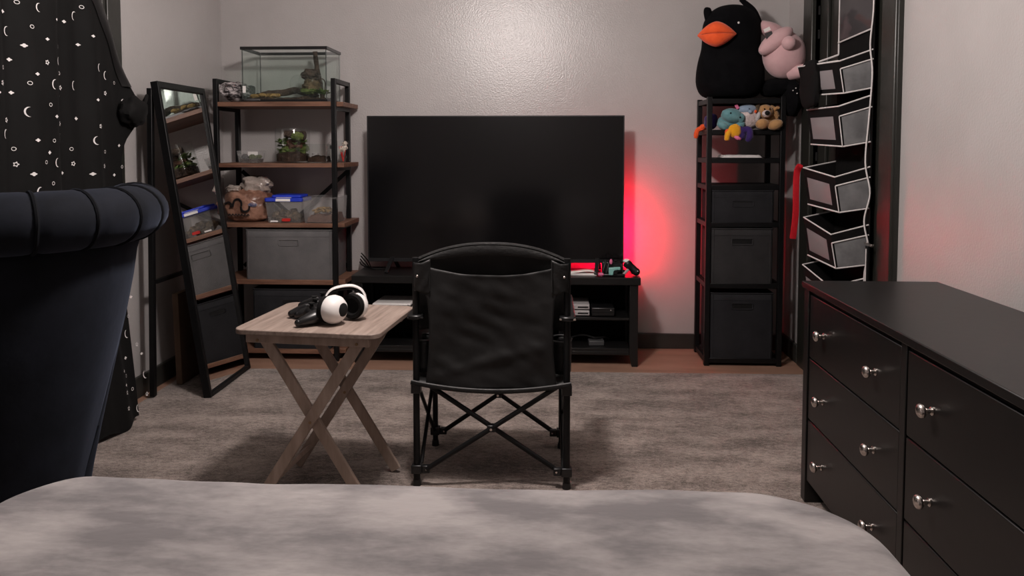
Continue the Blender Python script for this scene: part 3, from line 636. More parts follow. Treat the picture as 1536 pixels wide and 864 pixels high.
for i in range(8): m.blob((c[0] + rr.uniform(-.005, .042), c[1] + rr.uniform(-.03, .02), c[2] + .025 + rr.uniform(0, .010)), (.014, .012, .011), .5, 3, i, 10, 6)
o = m.build('moss', 'moss', t); o['kind'] = 'stuff'
MB().blob((c[0] - .03, c[1] - .015, c[2] + .032), (.018, .015, .016), .4, 3, 9).build('pebble', 'greyplastic', t)
MB().box(c[0] - .038, c[0] + .018, c[1] + .046, c[1] + .047, c[2] + .035, c[2] + .06).build('paper_label', 'paper', t)
t = thing('glass_box', (-1.262, 4.0, z0), 'low square glass box of dark soil beside the big jar', 'terrarium')
c = (-1.262, 4.0, z0)
sq(MB(), c, [(.054, .06, .001), (.054, .06, .104)]).build('box_glass', 'glass', t, smooth=False, solid=.003)
MB().grid(lambda u, v: (c[0] + lerp(-.05, .05, u), c[1] + lerp(-.056, .056, v), c[2] + (.004 if min(u, v, 1 - u, 1 - v) < .01 else .034 + .012 * noise.noise(Vector((u * 4, v * 4, 7))))), 16, 16).build('soil', 'soil', t)
MB().lathe([(.0, .003), (.016, .003), (.02, .012), (.018, .014), (.0, .008)], (c[0] - .012, c[1] - .035, c[2] + .04), 18).build('water_dish', 'silver', t)
t = thing('square_bottle', (-1.222, 4.115, z0), 'clear square bottle standing behind the low glass box', 'bottle')
sq(MB(), (-1.222, 4.115, z0), [(.024, .02, .001), (.024, .02, .105), (.012, .012, .118), (.012, .012, .13)]).build('bottle_glass', 'plastic_clear', t, smooth=False)
MB().box(-1.232, -1.221, 4.093, 4.0945, z0 + .075, z0 + .096).build('dark_label', 'greyplastic', t)
t = thing('flower_jar', (-1.150, 4.10, z0), 'narrow glass jar of dried pale flowers behind the shelf post', 'jar')
c = (-1.155, 4.09, z0)
MB().lathe([(0, .001), (.034, .001), (.038, .008), (.038, .09), (.032, .105), (.032, .12)], c, 24).build('jar_glass', 'glass', t)
m = MB()
for i in range(7): m.blob((c[0] + rr.uniform(-.015, .02), c[1] + rr.uniform(-.02, .02), c[2] + rr.uniform(.06, .12)), (.012, .011, .012), .5, 3, i, 10, 6)
m.build('flower_head', 'bone', t)
m = MB()
for i in range(7): m.tube([(c[0], c[1], c[2] + .004), (c[0] + rr.uniform(-.02, .02), c[1] + rr.uniform(-.02, .02), c[2] + .09)], .002, 5)
m.build('stem', 'redclip', t)

# --- third tier: bag, tub, clear bin
z0 = .7585
t = thing('plastic_bag', (-1.67, 4.02, z0), 'crumpled brown plastic bag with black lettering on the third tier', 'bag')
def bagf(m, c, rad, seed, amp):
    vs0 = len(m.v); m.blob(c, rad, amp, 2.2, seed, 40, 24, pw=.62)
    for v in m.v[vs0:]:
        q = v - Vector(c); v += Vector((0, -.005, 0)) * noise.noise(v * 22) + q.normalized() * (.010 * noise.noise(Vector((v.x * 30, v.y * 30, v.z * 55))) if v.y > 3.945 or v.z > z0 + .13 else .004 * noise.noise(v * 45))
        if v.z < z0 + .001: v.z = z0 + .001
    return m
bagf(MB(), (-1.672, 4.02, z0 + .088), (.125, .095, .090), 3, .12).build('bag_body', 'bag', t)
bagf(MB(), (-1.628, 4.03, z0 + .195), (.078, .06, .052), 5, .3).build('bag_top', 'bagclear', t)
bagf(MB(), (-1.745, 4.0, z0 + .180), (.04, .04, .016), 7, .3).build('rolled_corner', 'bagclear', t)
def bagy(x, z):
    return 3.922 - .003
def stroke(m, pts, r=.006): return m.tube(smooth_path([(x, bagy(x, z), z) for x, z in pts], 6), r, 6, flat=(1, .5, 1))
stroke(MB(), [(-1.722, z0 + .085), (-1.712, z0 + .118), (-1.69, z0 + .128), (-1.674, z0 + .112), (-1.673, z0 + .09)]).build('lettering', 'ink', t)
stroke(MB(), [(-1.676, z0 + .088), (-1.67, z0 + .066), (-1.65, z0 + .060), (-1.632, z0 + .07), (-1.628, z0 + .09)]).build('lettering', 'ink', t)
stroke(MB(), [(-1.765, z0 + .10), (-1.745, z0 + .112), (-1.728, z0 + .098), (-1.735, z0 + .085)], .005).build('lettering', 'ink', t)
for i in range(7): MB().tube(smooth_path([(-1.745 + i * .017, 3.919, z0 + .035), (-1.738 + i * .017, 3.918, z0 + .046), (-1.732 + i * .017, 3.919, z0 + .036)], 4), .0032, 5, flat=(1, .5, 1)).build('lettering', 'ink', t)
MB().blob((-1.612, 3.921, z0 + .097), (.026, .004, .011), .2, 3, 2).build('printed_badge', 'inkblue', t)
t = thing('lidded_tub', (-1.43, 3.99, z0), 'clear plastic tub with a blue lid on the third tier', 'tub')
c = (-1.435, 3.985, z0)
sq(MB(), c, [(.088, .065, .001), (.100, .078, .115)]).build('tub_wall', 'plastic_clear', t, smooth=False, solid=.002)
MB().prism(rrect(c[0] - .108, c[0] + .108, c[1] - .085, c[1] + .085, .02), z0 + .115, z0 + .135).build('lid', 'bluelid', t, bevel=.004)
MB().prism(rrect(c[0] - .075, c[0] + .09, c[1] - .06, c[1] + .075, .015), z0 + .135, z0 + .150).build('lid_handle', 'bluelid', t, bevel=.005)
MB().box(c[0] - .042, c[0] + .04, c[1] - .075, c[1] - .0605, z0 + .136, z0 + .138, RX(.0)).build('paper_label', 'paper', t)
MB().box(c[0] - .040, c[0] + .040, c[1] - .0865, c[1] - .0853, z0 + .118, z0 + .132).build('paper_label', 'paper', t)
m = MB()
for i in range(26): m.blob((c[0] + rr.uniform(-.065, .065), c[1] + rr.uniform(-.045, .045), z0 + .012 + rr.uniform(0, .045)), (.022, .02, .018), .5, 3, i, 10, 6)
o = m.build('leaf_litter', 'fern', t); o['kind'] = 'stuff'
MB().prism([(c[0] - .01 + a, z0 + .016 + b) for a, b in rrect(-.002, .045, -.008, .008, .006)], c[1] - .074, c[1] - .068, 'y').build('red_clip', 'redclip', t)
MB().box(c[0] - .075, c[0] - .035, c[1] - .072, c[1] - .0675, z0 + .004, z0 + .012).build('paper_label', 'paper', t)
t = thing('clear_bin', (-1.237, 4.0, z0), 'open clear plastic bin of bark and dry moss right of the blue-lidded tub', 'tub')
c = (-1.232, 4.0, z0)
sq(MB(), c, [(.088, .085, .001), (.094, .10, .138)]).build('bin_wall', 'plastic_clear', t, smooth=False, solid=.002)
MB().tube([(c[0] + a, c[1] + b, z0 + .138) for a, b in rrect(-.095, .095, -.101, .101, .01, 3)], .003, 6, closed=True).build('bin_rim', 'plastic_clear', t)
MB().grid(lambda u, v: (c[0] + lerp(-.083, .083, u), c[1] + lerp(-.08, .08, v), c[2] + (.004 if min(u, v, 1 - u, 1 - v) < .01 else .036 + .014 * noise.noise(Vector((u * 4, v * 4, 9))) + .01 * u)), 18, 16).build('coir_bedding', 'brownsoil', t)
m = MB()
for i in range(9): m.tube(smooth_path([(c[0] + rr.uniform(-.06, .0), c[1] - .05 + rr.uniform(-.02, .05), z0 + .045 + rr.uniform(0, .02)), (c[0] + rr.uniform(-.03, .03), c[1] - .05 + rr.uniform(-.02, .05), z0 + .065 + rr.uniform(0, .02)), (c[0] + rr.uniform(.0, .07), c[1] - .05 + rr.uniform(-.02, .05), z0 + .05 + rr.uniform(0, .02))], 4), .006, 6)
m.build('dry_roots', 'drymoss', t)
MB().tube(smooth_path([(c[0] + .055, c[1] - .06, z0 + .03), (c[0] + .06, c[1] - .06, z0 + .085), (c[0] + .075, c[1] - .055, z0 + .06), (c[0] + .08, c[1] - .05, z0 + .03)], 5), .004, 6).build('dried_stem', 'bone', t)

# ---------------------------------------------------------------- media console
KX0, KX1, KY0, KY1, KZ = -1.056, .492, 3.870, 4.170, .480
t = thing('tv_console', (-.28, 4.02, 0), 'long black wooden media console under the television', 'console')
MB().box(KX0, KX1, KY0, KY1, KZ - .040, KZ).build('top', 'blackwood', t, bevel=.003)
for x0, x1, sg in ((KX0 + .012, KX0 + .057, 1), (KX1 - .057, KX1 - .012, -1)):
    for y0, y1 in ((KY0 + .008, KY0 + .05), (KY1 - .05, KY1 - .008)):
        xi = x1 if sg > 0 else x0; xo = x0 if sg > 0 else x1
        m = MB(); m.prism([(xo, 0), (xo, KZ - .04), (xi, KZ - .04), (xi, .075), (lerp(xi, xo, .3), 0)], y0, y1, 'y'); m.build('leg', 'blackwood', t, bevel=.002)
    MB().box((x0 + x1) / 2 - .008, (x0 + x1) / 2 + .008, KY0 + .05, KY1 - .05, .07, KZ - .04).build('side_panel', 'blackwood', t)
MB().box(KX0 + .057, KX1 - .057, KY0 + .016, KY1 - .012, .248, .262).build('shelf', 'blackwood', t, bevel=.002)
MB().box(KX0 + .057, KX1 - .057, KY0 + .016, KY1 - .012, .075, .097).build('bottom_panel', 'blackwood', t, bevel=.002)
MB().box(KX0 + .057, KX1 - .057, KY0 + .012, KY0 + .03, .062, .080).build('apron', 'blackwood', t, bevel=.002)
for x in (-.54, -.02): MB().box(x - .01, x + .01, KY0 + .018, KY1 - .02, .097, .248).box(x - .01, x + .01, KY0 + .018, KY1 - .02, .262, KZ - .04).build('divider', 'blackwood', t, bevel=.001)
MB().box(KX0 + .057, KX1 - .057, KY1 - .012, KY1 - .006, .08, KZ - .04).build('back_panel', 'matteblack', t)
# television
TVX0, TVX1, TVZ0, TVZ1, TVY = -1.002, .416, .533, 1.343, 4.03
t = thing('television', (-.29, TVY, KZ), 'large black flat television switched off on the console', 'television')
MB().box(TVX0, TVX1, TVY, TVY + .022, TVZ0, TVZ1).build('panel_housing', 'bezel', t, bevel=.002)
MB().box(TVX0 + .2, TVX1 - .2, TVY + .022, TVY + .06, TVZ0 + .06, TVZ0 + .45).build('back_cover', 'blackplastic', t, bevel=.012)
MB().box(TVX0 + .006, TVX1 - .006, TVY - .0015, TVY - .0002, TVZ0 + .020, TVZ1 - .006).build('screen', 'screen', t, smooth=False)
MB().box(TVX0, TVX1, TVY - .006, TVY - .0003, TVZ0, TVZ0 + .018).build('lower_bezel', 'bezel', t, bevel=.001)
for e in ((TVX0, TVX0 + .006, TVZ0 + .018, TVZ1), (TVX1 - .006, TVX1, TVZ0 + .018, TVZ1), (TVX0 + .006, TVX1 - .006, TVZ1 - .006, TVZ1)):
    MB().box(e[0], e[1], TVY - .003, TVY - .0003, e[2], e[3]).build('bezel_edge', 'bezel', t)
for x in (-.865, .275):
    MB().bar((x, TVY + .012, TVZ0 + .03), (x - .015, TVY - .10, KZ + .006), .022, .010).build('stand_leg', 'blackplastic', t, bevel=.002)
    MB().bar((x, TVY + .012, TVZ0 + .03), (x + .015, TVY + .09, KZ + .006), .022, .010).build('stand_leg', 'blackplastic', t, bevel=.002)
# red led bar behind the television
t = thing('led_light_bar', (.400, 4.08, KZ), 'glowing red LED light bar standing behind the right of the television', 'lamp')
MB().box(.372, .428, 4.062, 4.10, KZ + .0006, KZ + .010).build('lamp_base', 'blackplastic', t, bevel=.002)
MB().box(.384, .416, 4.072, 4.084, KZ + .010, KZ + .335).build('lamp_housing', 'blackplastic', t, bevel=.002)
MB().box(.387, .413, 4.0842, 4.0875, KZ + .018, KZ + .328).build('light_tube', 'ledred', t)
# things on the console top
z0 = KZ + .0008
t = thing('paper_stack', (.20, 4.0, z0), 'stack of white paper sheets on the console below the television', 'papers')
for i in range(3): MB().box(.10 + .006 * i, .262 - .004 * i, 3.93, 4.02, z0 + .003 * i, z0 + .0028 + .003 * i, RZ(.03 * i)).build('paper_sheet', 'paper', t)
MB().grid(lambda u, v: (lerp(.11, .258, u), lerp(3.935, 4.015, v), z0 + .0105 + .016 * max(0, sin(u * PI * .9)) * u), 14, 2).build('paper_sheet', 'paper', t, solid=.0008)
tag(MB().blob((.285, 3.905, z0 + .010), (.016, .016, .010), .2).build('pink_cap', 'hotpink'), 'small hot pink cap at the front edge of the console', 'cap')
def gamepad(name, loc, rz, m, label, group, s_=1.0, tilt=0):
    t = thing(name, loc, label, 'game controller', group, rz)
    pts = smooth_path([(-.070, -.052, .014), (-.066, -.02, .022), (-.05, .012, .028), (-.02, .020, .029), (.02, .020, .029), (.05, .012, .028), (.066, -.02, .022), (.070, -.052, .014)], 6)
    n = len(pts); rs = [lerp(.014, .027, min(1, min(i, n - 1 - i) / 9)) for i in range(n)]
    body = MB().tube([p * s_ for p in pts], [r * s_ for r in rs], 14, flat=(1, 1, .82)); body.blob((0, .008 * s_, .029 * s_), (.045 * s_, .03 * s_, .020 * s_))
    for i in (0, n - 1): body.blob(pts[i] * s_, (.014 * s_, .013 * s_, .0125 * s_), 0, nu=14, nv=8)
    body.build('controller_body', m, t, world=False)
    for x, y in ((-.042, .022), (.018, -.002)):
        st = MB().lathe([(0, 0), (.007, 0), (.006, .012), (.010, .014), (.010, .018), (0, .017)], (x * s_, y * s_, .046 * s_), 14); st.build('thumbstick', 'matteblack', t, world=False)
    for a in range(4): MB().blob(((.043 + .010 * cos(a * PI / 2)) * s_, (.020 + .010 * sin(a * PI / 2)) * s_, .050 * s_), (.0042, .0042, .003), nu=10, nv=6).build('button', 'greyplastic', t, world=False)
    MB().box(-.034 * s_, -.010 * s_, -.006 * s_, .000, .047 * s_, .051 * s_).box(-.025 * s_, -.019 * s_, -.015 * s_, .009 * s_, .047 * s_, .051 * s_).build('direction_pad', 'greyplastic', t, bevel=.001, world=False)
    for sx in (-1, 1): MB().blob((sx * .048 * s_, .038 * s_, .034 * s_), (.020 * s_, .010 * s_, .009 * s_), nu=14, nv=8).build('bumper', 'blackplastic', t, world=False)
    return t
# charging stand with mint controller half, straps
t = thing('charging_dock', (.345, 3.93, z0), 'black charging dock with a mint green handset at the console corner', 'charging dock')
MB().box(.285, .412, 3.90, 3.965, z0, z0 + .014).build('dock_base', 'blackplastic', t, bevel=.004)
MB().box(.292, .405, 3.935, 3.955, z0 + .014, z0 + .072, RX(-.12)).build('dock_back', 'blackplastic', t, bevel=.005)
MB().prism([(.325, z0 + .008), (.325, z0 + .048), (.387, z0 + .052), (.387, z0 + .036), (.368, z0 + .036), (.352, z0 + .026), (.348, z0 + .008)], 3.89, 3.912, 'y').build('handset', 'tealplastic', t, bevel=.004)
MB().cyl((.360, 3.888, z0 + .026), (.360, 3.908, z0 + .026), .011, n=16).build('thumbstick', 'matteblack', t)
for a, b in (((.292, 3.91, z0 + .015), (.312, 3.935, z0 + .082)), ((.312, 3.905, z0 + .015), (.332, 3.93, z0 + .085)), ((.402, 3.92, z0 + .015), (.395, 3.94, z0 + .078))):
    MB().bar(a, b, .009, .006).build('dock_post', 'blackplastic', t, bevel=.002)
MB().tube(smooth_path([(.325, 3.925, z0 + .075), (.34, 3.92, z0 + .09), (.36, 3.925, z0 + .078), (.38, 3.925, z0 + .086), (.402, 3.92, z0 + .07)], 5), .004, 6).build('wrist_strap', 'blackfab', t)
MB().blob((.338, 3.912, z0 + .078), (.008, .006, .014), .2).build('pink_button', 'hotpink', t)
t = thing('motion_handset', (.445, 3.935, z0), 'black rounded motion handset tipped on the console right corner', 'game controller')
MB().tube(smooth_path([(.420, 3.94, z0 + .072), (.432, 3.94, z0 + .060), (.452, 3.938, z0 + .043), (.470, 3.935, z0 + .022)], 5), [.016, .021, .023, .024, .024, .024, .023, .022, .021, .020, .020, .020, .021, .022, .022, .0215][:16], 14).build('handset_body', 'blackplastic', t)
MB().blob((.424, 3.944, z0 + .078), (.020, .018, .012), 0).build('handset_cap', 'white', t)
MB().blob((.474, 3.934, z0 + .022), (.021, .021, .0215), 0).build('handset_end', 'blackplastic', t)
MB().blob((.480, 3.912, z0 + .028), (.003, .002, .003), 0).build('led_dot', 'white', t)
MB().bar((.403, 3.915, z0 + .008), (.432, 3.925, z0 + .036), .014, .012).build('handset_grip', 'silver', t, bevel=.003)
# things in the console
z1 = .2628
t = thing('game_console', (-.85, 4.0, z1), 'white flat game console on the left of the console shelf', 'game console')
MB().prism([(-.955, 3.915), (-.745, 3.915), (-.738, 4.13), (-.94, 4.13)], z1 + .008, z1 + .030).build('lower_shell', 'white', t, bevel=.006)
MB().prism([(-.945, 3.93), (-.752, 3.93), (-.745, 4.12), (-.935, 4.12)], z1 + .030, z1 + .044).build('core_band', 'blackplastic', t)
MB().prism([(-.955, 3.912), (-.742, 3.912), (-.738, 4.13), (-.94, 4.13)], z1 + .044, z1 + .058).build('upper_shell', 'white', t, bevel=.006)
MB().box(-.945, -.75, 3.95, 4.10, z1, z1 + .008).build('rubber_foot', 'matteblack', t)
MB().cyl((-.757, 3.911, z1 + .05), (-.757, 3.913, z1 + .05), .003, n=8).build('button', 'greyplastic', t)
for i, (za, lab) in enumerate(((z1, 'lower silver slim console under its twin on the right shelf'), (z1 + .033, 'upper silver slim console of the stacked pair on the right shelf'))):
    t = thing('slim_console', (.165, 4.0, za), lab, 'game console', 'stacked silver consoles')
    MB().prism(rrect(.10, .226, 3.915, 4.10, .006), za + .002, za + .030).build('console_shell', 'silver', t, bevel=.004)
    MB().box(.162, .218, 3.9135, 3.916, za + .012, za + .019).build('disc_slot', 'matteblack', t)
    MB().box(.105, .22, 3.93, 4.09, za, za + .002).build('rubber_foot', 'matteblack', t)
t = thing('black_console', (.30, 4.0, z1), 'black box console beside the silver pair on the right shelf', 'game console')
MB().box(.236, .358, 3.905, 4.12, z1 + .003, z1 + .048).build('console_shell', 'blackplastic', t, bevel=.004)
MB().box(.236, .358, 3.903, 3.9048, z1 + .022, z1 + .026).build('front_groove', 'matteblack', t)
MB().box(.245, .35, 3.92, 4.11, z1, z1 + .003).build('rubber_foot', 'matteblack', t)
MB().cyl((.338, 3.9025, z1 + .036), (.338, 3.9045, z1 + .036), .003, n=8).build('power_button', 'silver', t)
z2 = .0978
tag(MB().box(.222, .305, 3.93, 3.99, z2, z2 + .026, RZ(.05)).build('small_box', 'greyplastic', bevel=.003), 'small grey box on the bottom right shelf of the console', 'box')
tag(MB().tube(smooth_path([(.10, 3.95, z2 + .006), (.14, 4.0, z2 + .03), (.2, 3.98, z2 + .045), (.26, 3.96, z2 + .036), (.31, 4.0, z2 + .03), (.34, 4.05, z2 + .008)], 6), .005, 6).build('cable', 'matteblack'), 'black cable draped over the small grey box in the console', 'cable')
for i in range(4):
    tag(MB().tube(smooth_path([(-1.095 + .004 * i, 4.205 - .004 * i, .50 + .018 * i), (-1.07 + .012 * i, 4.15, .492 + .008 * i), (-1.02 + .012 * i, 4.10 - .012 * i, .4855), (-.96 + .02 * i, 4.12 - .01 * i, .4850)], 6), .0036, 6).build('cable', 'matteblack'),
        ['rearmost black cable on the left end of the console top', 'second black cable from the wall on the console left end', 'third black cable from the wall on the console left end', 'frontmost black cable on the left end of the console top'][i], 'cable', 'cables beside the left shelf')

# ---------------------------------------------------------------- tower shelf
QX0, QX1, QY0, QY1 = .838, 1.245, 3.918, 4.198
t = thing('tower_shelf', (1.04, 4.05, 0), 'narrow black seven tier tower shelf in the right corner', 'shelf')
pw = .026
for x in (QX0, QX1 - pw):
    for y in (QY0, QY1 - pw): MB().box(x, x + pw, y, y + pw, 0, 1.435).build('post', 'iron', t, bevel=.002)
lev = [1.425, 1.262, 1.112, .970, .772, .445, .042]
for z in lev:
    for y in (QY0 + .003, QY1 - pw + .003): MB().box(QX0 + pw, QX1 - pw, y, y + .02, z - .026, z).build('cross_rail', 'iron', t, bevel=.002)
    for x in (QX0 + .003, QX1 - pw + .003): MB().box(x, x + .02, QY0 + pw, QY1 - pw, z - .026, z).build('side_rail', 'iron', t, bevel=.002)
    MB().box(QX0 + .024, QX1 - .024, QY0 + .024, QY1 - .024, z - .012, z - .002).build('shelf_panel', 'matteblack', t)
fabric_bin('fabric_bin', .868, 1.192, 3.925, 4.165, .7735, .940, 'bin_dark', 'shallow dark fabric bin high in the tower shelf', 'fabric storage bins')
fabric_bin('fabric_bin', .870, 1.190, 3.925, 4.165, .4465, .738, 'bin_mid', 'slate grey fabric bin in the middle of the tower shelf', 'fabric storage bins')
fabric_bin('fabric_bin', .872, 1.198, 3.925, 4.165, .0435, .392, 'bin_dark', 'tall dark fabric bin at the bottom of the tower shelf', 'fabric storage bins')
tag(MB().grid(lambda u, v: (lerp(.93, 1.14, u), lerp(3.955, 4.12, v), 1.1125 + (.002 if min(u, 1 - u, v, 1 - v) < .01 else .015 + .004 * noise.noise(Vector((u * 5, v * 5, 1))))), 16, 12).build('folded_cloth', 'whitefab'), 'white folded cloth lying on a tower shelf tier', 'cloth')

# plush toys -------------------------------------------------------------------
def bird():
    z0 = 1.4362; cx, cy = .982, 4.055
    t = thing('plush_bird', (cx, cy, z0), 'big black plush bird with an orange beak on the tower shelf', 'plush toy')
    R = RZ(-.12)
    m = MB(); prof = [(0, 0), (.11, .0), (.155, .02), (.178, .07), (.181, .13), (.172, .20), (.158, .26), (.155, .31), (.156, .36), (.148, .41), (.122, .455), (.082, .485), (.035, .498), (0, .50)]
    q = []
    P = smooth_path([(r, h, 0) for r, h in prof], 3)
    m.lathe([(max(p.x, 0), p.y) for p in P], (0, 0, 0), 36)
    for v in m.v: v.y *= .80
    for v in m.v: v += Vector((cx + .02 * v.z, cy, z0))
    m.build('plush_body', 'blackplush', t)
    bc = Vector((.880, 3.925, z0 + .325)); bw, bh, bd = .098, .063, .055
    for sg, nm in ((1, 'upper_beak'), (-1, 'lower_beak')):
        def fb(u, v):
            a = lerp(-1, 1, u); ph = v * PI; h = (1 - abs(a) ** 1.7) ; h = max(h, 0)
            y = -bd * h ** .6 * sin(PI / 2 * (1 - v)) if v < 1 else 0
            zz = bh * h * sin(PI / 2 * v)
            y = -bd * (h ** .7) * (cos(PI / 2 * v) ** .8 if v < 1 else 0) - (0.0) + .02 * a * a
            groove = .010 * h * (1 - v) ** 4
            return bc + RZ(-.30) @ Vector((bw * a, y + groove, sg * (zz + .0008)))
        MB().grid(fb, 22, 10).build(nm, 'orangeplush', t, angle=80, solid=.004)
    e = MB().blob((.996, 3.936, z0 + .385), (.0068, .010, .0068)); e.build('eye', 'white', t)
    m = MB().tube(smooth_path([(.890, 4.05, z0 + .39), (.868, 4.04, z0 + .43), (.856, 4.035, z0 + .462), (.858, 4.035, z0 + .484)], 5), [.034, .034, .032, .03, .028, .027, .026, .025, .024, .023, .022, .021, .020, .018, .015, .010], 12, flat=(1, .5, 1)); m.build('left_wing', 'blackplush', t)
    m = MB().tube(smooth_path([(1.12, 4.03, z0 + .38), (1.105, 4.02, z0 + .42), (1.082, 4.01, z0 + .465), (1.038, 4.0, z0 + .505), (1.018, 4.0, z0 + .520)], 4), [.030, .030, .029, .028, .027, .026, .025, .023, .021, .019, .017, .015, .014, .013, .012, .011, .009], 12, flat=(1, .6, 1)); m.build('right_wing', 'blackplush', t)
    MB().box(1.118, 1.152, 3.905, 3.908, z0 + .335, z0 + .353, RY(-.45)).build('paper_tag', 'paper', t)
    MB().box(1.128, 1.166, 3.905, 3.908, z0 + .292, z0 + .332, RY(-.35)).build('black_tag', 'greyplastic', t)
bird()
def pinkplush():
    z0 = 1.53
    t = thing('plush_ball', (1.245, 4.0, z0), 'round pink plush toy with stubby limbs resting against the black bird', 'plush toy')
    MB().blob((1.248, 3.975, 1.655), (.112, .105, .125), .03, 2, 1, 32, 20).build('plush_body', 'pinkplush', t)
    MB().blob((1.188, 3.93, 1.725), (.105, .055, .048), .05, 2, 2, R=RY(-.65)).build('floppy_ear', 'pinkplush', t)
    MB().blob((1.19, 4.04, 1.80), (.085, .05, .04), .05, 2, 3, R=RY(.35)).build('floppy_ear', 'pinkplush', t)
    MB().blob((1.235, 3.865, 1.705), (.036, .036, .036)).build('stubby_arm', 'pinkplush', t)
    MB().tube(smooth_path([(1.27, 3.94, 1.56), (1.31, 3.89, 1.565), (1.333, 3.84, 1.585)], 6), [.04, .04, .039, .038, .037, .036, .034, .032, .03, .027, .022, .018, .012], 12).build('stubby_leg', 'pinkplush', t)
    MB().blob((1.285, 3.885, 1.63), (.006, .004, .006)).build('stitch', 'hotpink', t)
pinkplush()
t = thing('dotted_hat', (1.22, 4.03, 1.44), 'black cloth hat with tiny white dots under the pink plush', 'hat')
MB().blob((1.235, 4.035, 1.488), (.092, .11, .050), .12, 2, 4, pw=.85).build('hat_crown', 'blackplush', t)
MB().blob((1.288, 3.955, 1.43), (.052, .078, .098), .2, 2, 6).build('hat_flap', 'blackplush', t)
for x, z in ((1.264, 1.463), (1.278, 1.475), (1.30, 1.468), (1.285, 1.448)): MB().blob((x, 3.876, z), (.0032, .006, .0032), nu=8, nv=6).build('white_dot', 'white', t)
zt = 1.2635
t = thing('plush_dinosaur', (.975, 3.98, zt), 'dusty teal plush animal slumped at the left of the toy tier', 'plush toy')
MB().blob((.965, 3.985, zt + .035), (.06, .05, .045), .1, 2, 1).build('plush_body', 'tealplush', t)
MB().blob((.972, 3.945, zt + .072), (.058, .045, .040), .08, 2, 2, R=RY(.25)).build('plush_head', 'tealplush', t)
MB().blob((1.012, 3.93, zt + .060), (.024, .024, .026), .1).build('snout', 'tealplush', t)
for x, a in ((.925, .5), (1.005, -.5)): MB().blob((x, 3.935, zt + .018), (.036, .026, .020), .1, 2, 3, R=RY(a)).build('plush_arm', 'tealplush', t)
for x, y, z in ((.955, 3.903, zt + .085), (1.005, 3.905, zt + .063)): MB().blob((x, y, z), (.005, .004, .005), nu=10, nv=6).build('eye', 'matteblack', t)
MB().box(.988, 1.004, 3.94, 3.944, zt + .108, zt + .132, RY(-.5)).build('pink_tag', 'hotpink', t)
t = thing('plush_penguin', (1.062, 3.98, zt), 'cream and pale blue plush bird in the middle of the toy tier', 'plush toy')
MB().blob((1.062, 3.972, zt + .062), (.062, .05, .064), .08, 3, 4, 32, 20).build('plush_body', 'creamplush', t)
MB().blob((1.056, 3.968, zt + .105), (.052, .045, .032), .04, 2, 2).build('plush_cap', 'blueplush', t)
MB().blob((1.060, 3.920, zt + .093), (.011, .010, .010)).build('beak', 'blueplush', t)
MB().blob((1.090, 3.928, zt + .094), (.007, .006, .009)).build('cheek', 'orangeplush', t)
MB().blob((1.054, 3.916, zt + .108), (.003, .003, .003), nu=8, nv=6).build('eye', 'matteblack', t)
MB().blob((1.104, 3.930, zt + .068), (.012, .010, .026), .2, R=RY(.3)).build('wing', 'silver', t)
t = thing('plush_dog', (1.160, 3.97, zt), 'caramel plush dog with dark fur sitting at the right of the toy tier', 'plush toy')
MB().blob((1.160, 3.985, zt + .052), (.058, .045, .054), .1, 2, 5).build('plush_body', 'caramel', t)
MB().blob((1.146, 3.945, zt + .094), (.040, .038, .038), .06, 2, 6).build('plush_head', 'caramel', t)
MB().blob((1.142, 3.914, zt + .082), (.023, .018, .020)).build('muzzle', 'creamplush', t)
MB().blob((1.141, 3.896, zt + .085), (.0125, .008, .0125)).build('nose', 'matteblack', t)
MB().blob((1.146, 3.985, zt + .124), (.058, .035, .036), .45, 4, 7).build('dark_fur', 'brownfur', t)
MB().blob((1.103, 3.955, zt + .098), (.017, .020, .045), .25, R=RY(.2)).build('ear', 'brownfur', t)
MB().blob((1.192, 3.952, zt + .092), (.020, .014, .040), .3, R=RY(-.45)).build('ear', 'caramel', t)
MB().tube(smooth_path([(1.188, 3.94, zt + .10), (1.204, 3.935, zt + .115), (1.212, 3.935, zt + .108)], 4), [.008] * 8 + [.004], 8).build('fur_tuft', 'caramel', t)
MB().blob((1.176, 3.96, zt + .148), (.024, .014, .012), .3, R=RY(.2)).build('fur_tuft', 'creamplush', t)
MB().blob((1.122, 3.916, zt + .028), (.034, .028, .028), .05, R=RY(-.2)).build('paw', 'caramel', t)
MB().blob((1.187, 3.908, zt + .024), (.040, .030, .027), .05, R=RY(-.35)).build('paw', 'caramel', t)
for x in (1.130, 1.158): MB().blob((x, 3.908, zt + .106), (.0045, .004, .0045), nu=10, nv=6).build('eye', 'matteblack', t)
t = thing('plush_duck', (.965, 3.90, 1.22), 'yellow plush with dark purple limbs hanging over the tier edge', 'plush toy')
MB().blob((.975, 3.893, 1.255), (.034, .022, .036), .1, 2, 1).build('plush_head', 'yellowplush', t)
MB().tube(smooth_path([(.952, 3.895, 1.255), (.936, 3.885, 1.235), (.932, 3.885, 1.205)], 5), [.017, .017, .016, .016, .015, .015, .015, .014, .014, .013, .010], 10).build('plush_arm', 'yellowplush', t)
MB().blob((.937, 3.893, 1.248), (.014, .012, .018)).build('fin', 'orangeplush', t)
MB().blob((1.005, 3.902, 1.243), (.03, .018, .036), .2).build('plush_body', 'purpleplush', t)
MB().tube(smooth_path([(1.01, 3.90, 1.255), (1.045, 3.89, 1.262), (1.05, 3.886, 1.225), (1.035, 3.886, 1.20)], 5), [.018] * 12 + [.016, .014, .012, .009], 10).build('plush_arm', 'purpleplush', t)
MB().blob((.985, 3.874, 1.218), (.018, .008, .009), .3, R=RY(.35)).build('bow', 'hotpink', t)
t = thing('plush_bug', (.86, 4.06, zt), 'small purple and orange plush poking out of the tower left side', 'plush toy')
MB().blob((.885, 4.05, zt + .045), (.036, .045, .044), .2, 2, 3).build('plush_body', 'purpleplush', t)
